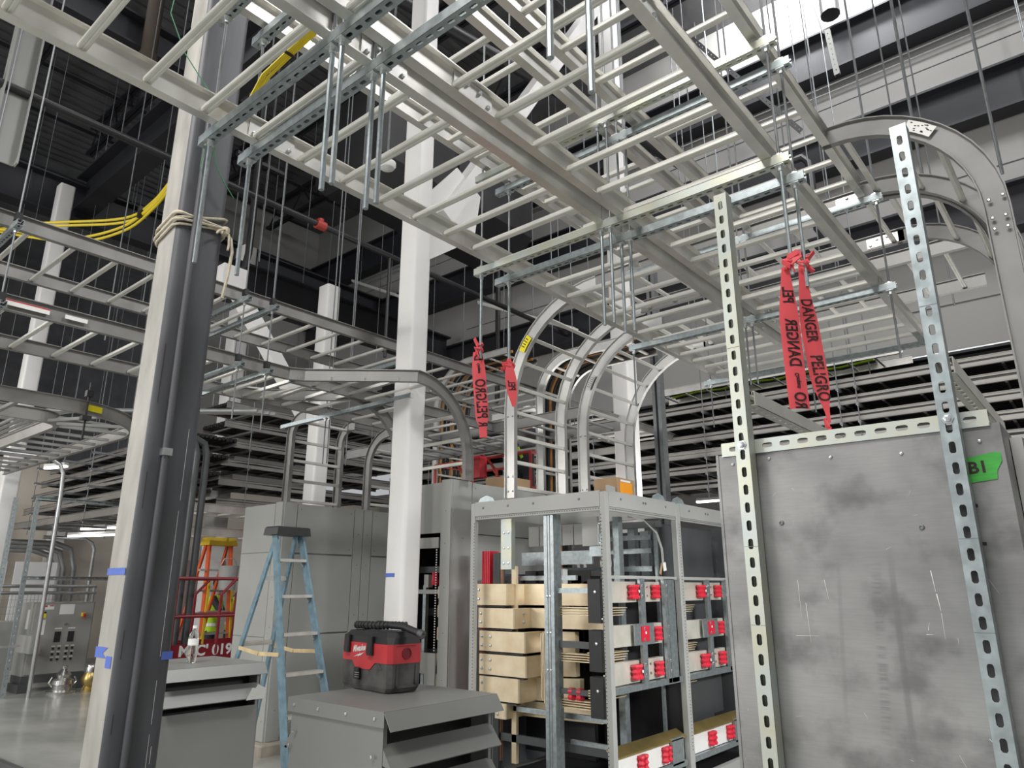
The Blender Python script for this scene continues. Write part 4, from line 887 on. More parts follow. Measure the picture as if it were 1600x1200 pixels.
# ================================================================ louvred boxes
def louvre_box(label, x0, x1, y0, y1, zt, front=99):
    t = T('louvred_box', label, 'louvred enclosure', ((x0 + x1) / 2, (y0 + y1) / 2, 0))
    ov = .02
    part(MB().box(x0 - ov, x1 + .005, y0 - .012, y1 + .012, zt - .004, zt).box(x0 - ov, x1 + .005, y0 - .012, y0 - .009, zt - .06, zt - .004).box(x0 - ov, x1 + .005, y1 + .009, y1 + .012, zt - .06, zt - .004), 'top_cover', 'boxgrey', t)
    part(MB().box(x0, x1 - .01, y0, y0 + .004, .02, zt - .005), 'side_sheet', 'boxgrey', t); part(MB().box(x0, x1 - .01, y1 - .004, y1, .02, zt - .005), 'side_sheet', 'boxgrey', t)
    part(MB().box(x0 + .12, x1 - .14, y0 + .01, y1 - .01, .02, zt - .02), 'dark_interior', 'black', t)
    part(MB().box(x1 - .03, x1 - .015, y0 + .004, y0 + .025, .02, zt - .01), 'corner_angle', 'boxgrey', t); part(MB().box(x1 - .03, x1 - .015, y1 - .025, y1 - .004, .02, zt - .01), 'corner_angle', 'boxgrey', t)
    lip = MB().prism([(0, 0), (.045, -.068), (.042, -.07), (-.003, -.002)], (x1 + .004, y0 - .012, zt), (1, 0, 0), (0, 0, 1), (0, y1 - y0 + .024, 0)); part(lip, 'drip_lip', 'boxgrey', t)
    n = int((zt - .25) / .145)
    for sgn, xb in ((1, x1 - .02), (-1, x0 + .02)):
        for i in range(n + 1):
            z = zt - .125 - i * .145
            if z < .1 or (sgn > 0 and i >= front): break
            part(MB().prism([(0, 0), (.068, -.085), (.056, -.092), (.065, -.089), (-.003, -.002)], (xb, y0 + .003, z), (sgn, 0, 0), (0, 0, 1), (0, y1 - y0 - .006, 0)), 'louvre', 'boxgrey', t)
            e = MB().prism([(0, 0), (.068, -.085), (.0, -.07)], (xb, y0 + .002, z), (sgn, 0, 0), (0, 0, 1), (0, .002, 0)); part(e, 'louvre_end', 'boxgrey', t)
    if front < 9: part(MB().box(x1 - .02, x1 - .012, y0 + .004, y1 - .004, .02, zt - .125 - front * .145 + .01), 'front_sheet', 'boxgrey', t)
    me = MB().lathe([(0, 0), (.008, 0), (.006, .005), (0, .006)], (0, 0, 0), 8).mesh('screw', 'zincnut'); off = ORG[t.name]
    for x, z in [(x0 + (x1 - x0) * k, zt - .03) for k in (.05, .33, .63, .92)] + [(x0 + .04, zt - .14), (x1 - .06, zt - .17), (x1 - .03, zt - .24), (x0 + .01, zt - .2)]:
        inst(me, 'screw', t, (x - off[0], y0 - .0125 - off[1], z), (R(90), 0, 0))
    part(MB().box(x0 - .02, x1 + .02, y0 - .02, y1 + .02, 0, .02), 'base_flange', 'boxgrey', t)
    return t
louvre_box('grey louvred box in the foreground with the red and black vacuum standing on it', -3.03, -2.385, 2.055, 2.715, 1.12)
louvre_box('grey louvred box behind the big left column with a plastic bottle on it', -5.2, -4.55, 2.17, 2.83, 1.12, 1)
single(MB().prism([(0, 0), (.13, .0), (.12, .07), (.055, .10), (.045, .075), (.02, .08)], (-4.50, 2.70, .90), (0, 1, 0), (.35, 0, .94), (.003, 0, .001)), 'paper_sheet', 'whitelab', 'torn white paper stuck on a louvre of the left box', 'paper')
# water bottle
bt = T('water_bottle', 'clear half-empty plastic water bottle with a pale label on the left louvred box', 'bottle', (-4.86, 2.49, 1.12))
part(MB().lathe([(0, 0), (.028, 0), (.032, .012), (.030, .03), (.033, .045), (.029, .06), (.033, .075), (.029, .09), (.033, .105), (.032, .15), (.028, .18), (.014, .2), (.013, .215), (0, .215)], (-4.86, 2.49, 1.121), 16), 'bottle_body', 'pet', bt, True)
part(MB().lathe([(0, 0), (.0145, 0), (.0145, .018), (0, .018)], (-4.86, 2.49, 1.336), 12), 'cap', 'whitelab', bt)
part(MB().lathe([(.0335, .11), (.0338, .11), (.0338, .15), (.0335, .15)], (-4.86, 2.49, 1.121), 16), 'label_band', 'whitelab', bt)

# ================================================================ wet/dry vacuum (local frame: front = -Y side of the wide face)
vt = T('shop_vacuum', 'red and black portable jobsite vacuum with its hose across the lid, on the louvred box', 'vacuum', (-2.935, 2.482, 1.124), R(-6.5))
vw, vd = .215, .097
def vring(z, w, d, c=.02): return [(-w + c, -d, z), (w - c, -d, z), (w, -d + c, z), (w, d - c, z), (w - c, d, z), (-w + c, d, z), (-w, d - c, z), (-w, -d + c, z)]
part(MB().loft([vring(0, vw * .93, vd * .93), vring(.02, vw * .985, vd * .98), vring(.14, vw, vd)]), 'tank', 'blackdust', vt)
part(MB().loft([vring(.128, vw * 1.012, vd * 1.015, .02), vring(.214, vw * 1.005, vd * 1.01, .02)]), 'red_body', 'red', vt)
part(MB().prism([(-.105, .128), (-.07, .095), (.055, .095), (.10, .128)], (0, -vd * 1.015 - .002, 0), (1, 0, 0), (0, 0, 1), (0, .014, 0)), 'red_skirt', 'red', vt)
part(MB().loft([vring(.214, vw * 1.0, vd * 1.0, .02), vring(.245, vw * .985, vd * .98, .03), vring(.268, vw * .9, vd * .82, .03)]), 'lid', 'black', vt)
for x, z0, z1 in ((-.148, .165, .25), (.06, .16, .25), (-.045, .045, .10)):
    p = part(MB().cbox(x - .022, x + .022, -vd * 1.015 - .016, -vd * 1.0, z0, z1, .004), 'latch', 'black', vt); part(MB().box(x - .018, x + .018, -vd * 1.015 - .018, -vd * 1.015 - .0155, z0 + .008, z0 + .03), 'latch_lip', 'black', p)
for x in (-.13, .10): part(MB().prism([(0, 0), (.06, -.0), (.03, .03)], (x, -vd - .002, .10), (1, 0, 0), (0, 0, 1), (0, .006, 0)), 'tank_rib', 'blackdust', vt)
part(MB().box(vw - .002, vw + .006, -.055, .06, .02, .03).box(vw - .002, vw + .006, -.055, -.049, .02, .12).box(vw - .002, vw + .006, .054, .06, .02, .12), 'side_rim', 'blackdust', vt)
pp = MB().lathe([(0, 0), (.022, 0), (.022, .004), (.027, .004), (.027, 0), (.027, -.002), (0, -.002)], (0, 0, 0), 14)
part(MB().add(pp, (vw * 1.012, .0, .172), (0, 1, 0), (0, 0, 1), (1, 0, 0)), 'hose_port', 'reddark', vt)
part(MB().box(vw * 1.012 - .001, vw * 1.012 + .002, -.06, .05, .205, .208), 'vent_slot', 'reddark', vt)
text('Milwaukee', .042, 'logo_lettering', 'whitelab', vt, (-.045, -vd * 1.015 - .0022, .187), (.62, 0, .075), (-.0, 0, 1.0), shear=.25, bold=.0012)
part(MB().prism([(-.05, .0), (-.005, .011), (-.010, .003), (.012, .014), (.008, .007), (.052, .030), (.010, .016), (.016, .023), (-.012, .011), (-.006, .016)], (-.047, -vd * 1.015 - .001, .143), (1, 0, 0), (0, 0, 1), (0, -.0015, 0)), 'logo_bolt', 'whitelab', vt)
part(MB().box(-.05, -.01, -vd * 1.015 - .0185, -vd * 1.015 - .0175, .056, .058).box(-.05, -.01, -vd * 1.015 - .0185, -vd * 1.015 - .0175, .066, .068).box(-.05, -.01, -vd * 1.015 - .0185, -vd * 1.015 - .0175, .076, .078), 'latch_print', 'cabf', vt)
hs = MB(); hp = [(-.15, .02, .285), (-.17, -.02, .29), (-.15, -.06, .292), (-.05, -.065, .295), (.05, -.05, .295), (.13, -.02, .298), (.18, .02, .296)]
rings = 44; import bisect
def hpt(u):
    i = min(int(u * (len(hp) - 1)), len(hp) - 2); q = u * (len(hp) - 1) - i; return Vector(hp[i]).lerp(Vector(hp[i + 1]), q)
pts = [hpt(i / rings) for i in range(rings + 1)]
for i in range(rings): hs.tube(pts[i], pts[i + 1], .0185 if i % 2 else .0155, 8)
part(hs, 'hose', 'black', vt)
part(MB().path([(.10, -.03, .298), (.20, -.01, .293), (.30, .02, .262)], .0165, 10).lathe([(.012, 0), (.02, 0), (.02, .002), (.012, .002)], (.3, .02, .26), 10), 'wand', 'black', vt, True)
part(MB().path([(.288, .016, .266), (.312, .024, .257)], .0205, 10), 'wand_tip', 'cabdark', vt, True)
part(MB().path([(-.13, .05, .266), (-.12, .05, .297), (.10, .05, .297), (.12, .05, .266)], .013, 8), 'carry_handle', 'black', vt, True)
part(MB().tube((-.165, .02, .262), (-.165, .02, .287), .02, 8), 'hose_collar', 'black', vt)

# ================================================================ blue stepladder
a7 = R(4)
def LB(x, s): return Vector((x, 3.74, 0)) + Vector((-math.sin(a7), math.cos(a7), 0)) * s       # s along the step direction from the middle
lad = T('stepladder', 'blue fibreglass stepladder with black top cap and tan spreader bars by the dark cabinet', 'ladder', (-5.6, 3.75, 0))
ztop = 2.10
def lp(z, s, side):                           # side 1 front rails, -1 rear rails
    k = (ztop - z) / ztop
    x = -5.80 + (.68 * k if side > 0 else -.72 * k); wd = (.135 + .125 * k) if side > 0 else (.10 + .13 * k)
    p = LB(x, s * wd); return (p.x, p.y, z)
for s in (-1, 1):
    part(MB().bar(lp(.02, s, 1), lp(ztop, s, 1), .022, .075, (1, 0, .3)), 'front_rail', 'ladblue', lad)
    part(MB().bar(lp(.02, s, -1), lp(ztop - .02, s, -1), .02, .05, (1, 0, -.3)), 'rear_rail', 'ladblue', lad)
    part(MB().bar(lp(.0, s, 1), lp(.04, s, 1), .03, .085, (1, 0, .3)).bar(lp(0, s, -1), lp(.04, s, -1), .03, .06, (1, 0, -.3)), 'foot', 'black', lad)
    m1 = Vector(lp(1.08, s, 1)).lerp(Vector(lp(1.06, s, -1)), .5) + Vector((0, 0, -.012))
    part(MB().bar(lp(1.07, s * 1.08, 1), m1, .012, .03).bar(m1 + Vector((-.01, 0, 0)), lp(1.09, s * 1.08, -1), .012, .03), 'spreader_bar', 'wood', lad)
for z in (.305, .61, .915, 1.22, 1.525, 1.83):
    a, b = Vector(lp(z, -.93, 1)), Vector(lp(z, .93, 1)); part(MB().bar(a, b, .08, .025), 'step', 'ladstep', lad)
    for q in (a, b): part(MB().bar(q.lerp(a if q is b else b, .02), q.lerp(a if q is b else b, .2) + Vector((0, 0, .0)), .004, .004).bar(q.lerp(a if q is b else b, .16) + Vector((0, 0, -.01)), q + Vector((0, 0, -.055)), .012, .004), 'step_brace', 'ladstep', lad)
for z in (.5, 1.12, 1.68): part(MB().bar(lp(z, -1, -1), lp(z, 1, -1), .035, .04), 'rear_brace', 'ladstep', lad)
c0 = Vector((-5.80, 3.74, 0)); A_ = Vector((-math.sin(a7), math.cos(a7), 0)); B_ = Vector((math.cos(a7), math.sin(a7), 0))
part(MB().loft([[tuple(c0 + A_ * (sa * w_) + B_ * (sb * d_) + Vector((0, 0, z))) for sa, sb in ((-1, -1), (-1, 1), (1, 1), (1, -1))] for z, w_, d_ in ((ztop - .05, .185, .10), (ztop + .015, .175, .095), (ztop + .025, .165, .085))]), 'top_cap', 'black', lad)
# ================================================================ far stacks of trays
def far_tray(label, loc, L, W, rz, sp=.42, cables=True, m='alu'):
    t = tray(label, loc, L, W, rz, first=.2, sp=sp, h=.13, m=m)
    if cables:
        cb = MB(); random.seed(int(loc[2] * 100))
        n = int(W / .075)
        for i in range(n):
            x = .05 + i * (W - .1) / (n - 1)
            cb.path([(x + random.uniform(-.008, .008), .02 + L * k / 6, .075 + random.uniform(0, .01)) for k in range(7)], .034, 6)
        o = single(cb, 'cable_bed', 'cableblack', label.replace('tray of', 'bed of black cables lying in the tray of') if 'tray of' in label else 'black cables in ' + label, 'cable', 'black cables lying in the far trays', kind='stuff')
        me = o.data; o.location = loc; o.rotation_euler = (0, 0, rz)
        xs = [v.co.x for v in me.vertices]; ys = [v.co.y for v in me.vertices]
        cx = W / 2; dx = cx - (min(xs) + max(xs)) / 2; dy = L / 2 - (min(ys) + max(ys)) / 2; dz = .042 - min(v.co.z for v in me.vertices)
        for v in me.vertices: v.co.x += dx; v.co.y += dy; v.co.z += dz
    return t
ordn = ['lowest', 'second', 'third', 'fourth', 'fifth', 'topmost']
for i, z in enumerate((3.16, 3.42, 3.68, 3.94, 4.20, 4.46)):
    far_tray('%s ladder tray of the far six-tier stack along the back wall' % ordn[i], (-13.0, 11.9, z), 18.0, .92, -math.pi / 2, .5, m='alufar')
def stack_hanger(lab, x, y0, y1, z0, z1, zs):
    t = T('trapeze_hanger', lab, 'hanger', (x, y0, z0)); L = y1 - y0
    k = ('fs', round(L, 2))
    if k not in CACHE: CACHE[k] = MB().box(-.02, .02, 0, L, -.04, 0).mesh('strut_channel', 'roddark')
    for y in (.03, L - .03): inst(rod_mesh(z0, z1, .009, 'roddark'), 'threaded_rod', t, (0, y, 0))
    for z in zs:
        inst(CACHE[k], 'strut_channel', t, (0, 0, z - z0))
        for y in (.03, L - .03): inst(NUT, 'hex_nut', t, (0, y, z - z0 - .052))
ORD2 = ['first', 'second', 'third', 'fourth', 'fifth', 'sixth', 'seventh']
for i, x in enumerate((-11.6, -9.4, -7.2, -5.0, -2.85, -2.6, .2)): stack_hanger('dark rod hanger of the far six-tier tray stack, %s from the left' % ORD2[i], x, 10.9, 11.98, 3.0, 13.09, (3.15, 3.41, 3.67, 3.93, 4.19, 4.45))
for i, z in enumerate((2.75, 3.05, 3.35, 3.65, 3.95)):
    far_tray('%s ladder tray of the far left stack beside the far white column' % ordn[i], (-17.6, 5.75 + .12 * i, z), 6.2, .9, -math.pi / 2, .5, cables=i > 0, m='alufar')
for i, x in enumerate((-16.6, -15.2, -13.8)): stack_hanger('dark rod hanger of the far left tray stack, %s from the left' % ORD2[i], x, 4.8, 6.3, 2.6, 13.09, (2.74, 3.04, 3.34, 3.64, 3.94))
for i, z in enumerate((3.0, 3.35, 3.7, 4.05, 4.4, 4.75)):
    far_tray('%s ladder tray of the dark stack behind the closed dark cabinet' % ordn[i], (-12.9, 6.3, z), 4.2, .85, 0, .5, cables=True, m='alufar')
for i, y in enumerate((6.8, 8.2, 9.6)):
    t = T('trapeze_hanger', 'dark rod hanger of the stack behind the closed dark cabinet, %s from the front' % ORD2[i], 'hanger', (-12.95, y, 2.9))
    for dx in (0, .95): inst(rod_mesh(2.9, 13.09, .009, 'roddark'), 'threaded_rod', t, (dx, 0, 0))
    for z in (2.99, 3.34, 3.69, 4.04, 4.39, 4.74): part(MB().box(-12.97, -11.98, y - .02, y + .02, z - .04, z), 'strut_channel', 'roddark', t)
# two short pale wall-end trays left of the dark cabinet
far_tray('pale ladder tray end left of the dark cabinet, upper one', (-11.4, 4.6, 2.72), 3.4, .7, 0, .4, cables=False)
far_tray('pale ladder tray end left of the dark cabinet, lower one', (-11.4, 4.6, 2.36), 3.4, .7, 0, .4, cables=False)

# horizontal elbow of the left tray at the picture edge
t = T('tray_elbow', 'horizontal tray elbow with a yellow label, left of the big grey column', 'cable tray', (-8.35, 2.3, 3.2))
for r_ in (.95, .25):
    fr = [((-8.35 + r_, -1.5, 3.2), (1, 0, 0), (0, 0, 1))] + [((-8.35 + r_ * math.cos(R(q)), 2.25 + r_ * math.sin(R(q)), 3.2), (math.cos(R(q)), math.sin(R(q)), 0), (0, 0, 1)) for q in range(0, 91, 9)] + [((-12.5, 2.25 + r_, 3.2), (0, 1, 0), (0, 0, 1))]
    part(MB().sweep(iprof(.13), fr), 'side_rail', 'alufar', t)
for k in range(11): part(MB().bar((-8.08, -1.3 + k * .32, 3.22), (-7.43, -1.3 + k * .32, 3.22), .035, .03), 'rung', 'alurd', t)
for q in (25, 55, 80): part(MB().bar((-8.35 + .28 * math.cos(R(q)), 2.25 + .28 * math.sin(R(q)), 3.22), (-8.35 + .92 * math.cos(R(q)), 2.25 + .92 * math.sin(R(q)), 3.22), .035, .03), 'rung', 'alurd', t)
for k in range(10): part(MB().bar((-8.7 - k * .38, 2.53, 3.22), (-8.7 - k * .38, 3.17, 3.22), .035, .03), 'rung', 'alurd', t)
part(MB().loft([[(-8.35 + .9735 * math.cos(R(q)), 2.25 + .9735 * math.sin(R(q)), z) for z in (3.235, 3.295)] + [(-8.35 + .975 * math.cos(R(q)), 2.25 + .975 * math.sin(R(q)), z) for z in (3.295, 3.235)] for q in (12, 17, 22)]), 'warning_label', 'yellowlab', t, label='yellow warning label')
part(MB().tube((-7.36, 2.45, 2.95), (-7.36, 2.45, 3.5), .01, 8).box(-7.40, -7.32, 2.41, 2.49, 3.13, 3.17).box(-7.39, -7.33, 2.42, 2.48, 3.36, 3.42), 'clamp_rod', 'black', t)
for k in range(4):
    single(MB().path([(-13.5, 2.62 + .09 * k, 3.62), (-9.9 + .12 * k, 2.62 + .09 * k, 3.62), (-9.45 + .12 * k, 2.75 + .09 * k, 3.62), (-7.6, 4.35 + .08 * k, 3.62)], .022, 8), 'bent_conduit', 'conduit', 'thin steel conduit under the left trays, %s of four bending together' % ORD2[k], 'conduit', None, True)
# conduits, rack and fence in the far left
single(MB().path([(-13.05, 3.2, 3.62), (-13.05, 3.75, 3.62), (-13.04, 3.95, 3.60), (-13.02, 4.08, 3.52), (-13, 4.14, 3.38), (-13, 4.16, 3.0), (-13, 4.19, .0)], .032, 10), 'bent_conduit', 'conduit', 'bright steel conduit bending from under the trays straight down beside the control panel', 'conduit', None, True)
single(MB().path([(-16.2, 5.0, 2.55), (-16.2, 5.75, 2.55), (-16.2, 5.9, 2.48), (-16.2, 5.96, 2.35), (-16.2, 5.98, 0)], .035, 10), 'bent_conduit', 'conduit', 'smaller bent steel conduit under the lit twin lamps', 'conduit', None, True)
for k in range(3): single(MB().path([(-17.6, 3.4, 2.35 + .08 * k), (-17.6, 5.3 + .2 * k, 2.35 + .08 * k), (-17.6, 5.6 + .2 * k, 2.25 + .08 * k), (-17.6, 5.72 + .2 * k, 2.0), (-17.6, 5.75 + .2 * k, 0)], .06, 10), 'bent_conduit', 'conduit', 'thick grey conduit turning down by the far left wall, %s of three' % ['left one', 'middle one', 'right one'][k], 'conduit', None, True)
def lamp(label, p0, p1, lit, w_=.09, hz=13.1):
    t = T('strip_lamp', label, 'lamp', p0); p0 = Vector(p0); p1 = Vector(p1)
    part(MB().bar(p0 + Vector((0, 0, .04)), p1 + Vector((0, 0, .04)), w_, .05), 'housing', 'lampoff', t)
    part(MB().bar(p0, p1, w_ * .8, .035), 'diffuser', 'lamp' if lit else 'lampoff', t)
    for f_ in (.15, .85):
        q = p0.lerp(p1, f_); part(MB().tube(q + Vector((0, 0, .06)), Vector((q.x, q.y, hz)), .006, 6), 'hanger_wire', 'roddark', t)
lamp('lit strip lamp behind the grey column, upper of the two far left ones', (-15.6, 5.45, 2.70), (-14.9, 6.05, 2.74), True)
lamp('lit strip lamp behind the grey column, lower of the two far left ones', (-15.9, 5.35, 2.57), (-14.9, 6.05, 2.60), True)
lamp('lit strip lamp peeking past the far white column', (-14.6, 4.35, 3.66), (-14.2, 4.55, 3.68), True)
lamp('lit strip lamp at the left picture edge by the far white column', (-15.1, 3.3, 3.6), (-14.7, 3.52, 3.64), True)
lamp('lit strip lamp behind the open frame top near the sheet metal panel', (-6.3, 13.2, 3.22), (-5.0, 13.2, 3.22), True, hz=13.1)
lamp('unlit white strip lamp high up left of the white centre column', (-16.1, 11.9, 10.3), (-14.1, 11.9, 9.3), False, .2)
lamp('unlit white strip lamp hanging right of the white centre column above the red tapes', (-11.0, 11.9, 8.25), (-8.2, 11.9, 6.9), False, .2)
lamp('lit strip lamp between the left tray tiers right of the grey column', (-10.95, 5.9, 4.8), (-10.75, 6.35, 4.8), True, .12)
# control panel on its stand, fence behind, pump fittings on the floor
t = T('control_cabinet', 'green-grey floor-standing control cabinet with push buttons in the far left', 'control panel', (-13.05, 4.75, 0))
part(MB().box(-14.25, -13.72, 4.27, 5.20, .24, 1.36), 'enclosure', 'cab', t); part(MB().box(-13.72, -13.695, 4.30, 5.18, .26, 1.345), 'door', 'cab', t)
part(MB().box(-14.2, -13.7, 4.27, 5.22, .13, .24), 'plinth', 'cabdark', t)
for y in (4.22, 5.06): part(MB().box(-14.1, -13.62, y, y + .16, .0, .13), 'foot_channel', 'cabdark', t)
part(MB().box(-13.09, -13.76, 4.12, 4.27, .62, .88), 'side_box', 'cab', t)
part(MB().box(-13.90, -13.80, 4.262, 4.27, .95, 1.25), 'name_plate', 'whitelab', t)
part(MB().box(-13.694, -13.692, 4.37, 4.57, 1.25, 1.32).box(-13.694, -13.692, 4.37, 4.48, .86, 1.09), 'white_notice', 'whitelab', t); part(MB().box(-13.692, -13.691, 4.38, 4.47, 1.29, 1.315).box(-13.692, -13.691, 4.50, 4.565, 1.30, 1.315), 'red_stripe', 'red', t)
part(MB().box(-13.694, -13.692, 4.37, 4.47, 1.12, 1.22), 'warning_label', 'yellowlab', t); part(MB().box(-13.692, -13.691, 4.37, 4.47, 1.19, 1.22).box(-13.692, -13.691, 4.39, 4.41, 1.13, 1.18), 'black_print', 'ink', t)
part(MB().box(-13.694, -13.692, 4.66, 4.88, 1.17, 1.33), 'drawing_pocket', 'whitelab', t)
part(MB().box(-13.695, -13.66, 5.0, 5.06, 1.13, 1.19), 'switch_base', 'yellowlab', t); part(MB().box(-13.66, -13.62, 5.015, 5.045, 1.11, 1.18), 'rotary_switch', 'red', t)
for yy in (4.68, 4.88):
    part(MB().box(-13.695, -13.68, yy - .04, yy + .05, .74, .90), 'display', 'black', t); part(MB().box(-13.695, -13.693, yy - .05, yy + .06, .94, .96), 'label_strip', 'whitelab', t)
    for r_ in range(3):
        for c_ in (0, .085):
            part(MB().box(-13.695, -13.693, yy - .055 + c_, yy + .0 + c_, .665 - .085 * r_, .685 - .085 * r_), 'label_strip', 'whitelab', t)
            part(MB().lathe([(0, 0), (.016, 0), (.013, .02), (0, .02)], (0, 0, 0), 8).mesh('x', 'black') and MB().box(-13.695, -13.67, yy - .045 + c_, yy - .017 + c_, .625 - .085 * r_, .653 - .085 * r_), 'push_button', 'black', t)
part(MB().box(-13.695, -13.68, 4.76, 4.80, 1.0, 1.03), 'key_switch', 'zincnut', t)
t = T('mesh_fence', 'grey wire mesh fence panel behind the control panel', 'fence', (-15.6, 4.6, 0))
for z in (1.62, 1.5, .2): part(MB().tube((-15.6, 3.3, z), (-15.6, 5.9, z), .03, 8), 'rail', 'conduit', t)
for y in (3.35, 4.6, 5.85): part(MB().tube((-15.6, y, 0), (-15.6, y, 1.64), .025, 8), 'post', 'conduit', t)
wm = MB()
for i in range(42): wm.bar((-15.6, 3.35 + i * .06, .2), (-15.6, 3.35 + i * .06, 1.5), .006, .006)
for i in range(11): wm.bar((-15.595, 3.35, .3 + i * .12), (-15.595, 5.85, .3 + i * .12), .006, .006)
part(wm, 'wire_mesh', 'galv', t, kind='stuff')
t = T('strut_rack', 'slotted strut rack standing left of the control panel', 'rack', (-13.2, 3.7, 0))
for (x, y, zt) in ((-13.2, 3.92, 3.0), (-12.6, 3.45, 2.9), (-13.0, 3.2, 2.6)): part(MB().add(strut_mb(zt, pitch=.12, wd=.06), (x, y, 0), (0, 0, 1), (0, 1, 0), (-1, 0, 0)), 'upright', 'galv', t)
part(MB().add(strut_mb(1.6, pitch=.12, wd=.06), (-13.2, 3.9, 2.98), (0, 1, 0), (0, 0, 1), (1, 0, 0)), 'crossbar', 'galv', t); part(MB().add(strut_mb(1.6, pitch=.12, wd=.06), (-13.2, 3.9, 1.74), (0, 1, 0), (0, 0, 1), (1, 0, 0)), 'crossbar', 'galv', t)
part(MB().bar((-13.0, 3.2, .75), (-13.0, 3.95, .75), .04, .03), 'lower_bar', 'conduit', t)
single(MB().box(-15.4, -14.4, 3.6, 4.25, 0, 1.05), 'utility_trailer', 'cab', 'dull grey crate behind the control panel left side', 'crate')
for y0, lb, m in ((4.0, 'white board panel behind the mesh fence, left', 'bright'), (4.9, 'white board panel behind the mesh fence, right', 'bright')): single(MB().box(-17.2, -17.15, y0, y0 + .75, 0, 2.1), 'white_panel', m, lb, 'panel')
for k, (y, m, lb) in enumerate(((3.55, 'white', 'white wall upright far left, first from the left'), (4.45, 'white', 'white wall upright far left, second from the left'), (5.9, 'white', 'white wall upright far left, behind the lamps'))): single(MB().box(-18.9, -18.6, y, y + .28, 0, 3.2), 'wall_stud', m, lb, 'post')
t = T('pump_fitting', 'stepped stainless steel pump fitting on the floor before the control panel', 'fitting', (-13.25, 4.72, 0))
part(MB().lathe([(0, 0), (.22, 0), (.22, .03), (.14, .05), (.14, .12), (.16, .13), (.15, .19), (.10, .22), (.11, .27), (.07, .32), (.04, .36), (.045, .40), (0, .41)], (-13.25, 4.72, 0), 16), 'body', 'steel', t, True)
for s in (-1, 1): part(MB().path([(-13.25, 4.72 + s * .15, .1), (-13.25, 4.72 + s * .2, .16), (-13.25, 4.72 + s * .16, .24)], .012, 6), 'lever', 'steel', t)
t = T('pump_fitting', 'brass pump fitting with a steel coupling on the floor beside the grey column', 'fitting', (-13.1, 5.06, 0))
part(MB().lathe([(0, 0), (.12, 0), (.12, .05), (.08, .08), (.12, .14), (.13, .2), (.09, .28), (.08, .3)], (-13.1, 5.06, 0), 14), 'body', 'brass', t, True); part(MB().lathe([(.0, .29), (.09, .29), (.09, .36), (.07, .40), (0, .40)], (-13.1, 5.06, 0), 14), 'coupling', 'steel', t, True); part(MB().path([(-13.1, 5.0, .1), (-13.0, 4.92, .02)], .015, 6), 'lever', 'steel', t)
single(MB().bar((-8.9, 2.55, .025), (-7.9, 2.58, .025), .05, .05), 'floor_strut', 'cabdark', 'short dark square bar lying on the floor in the lower left corner', 'bar')

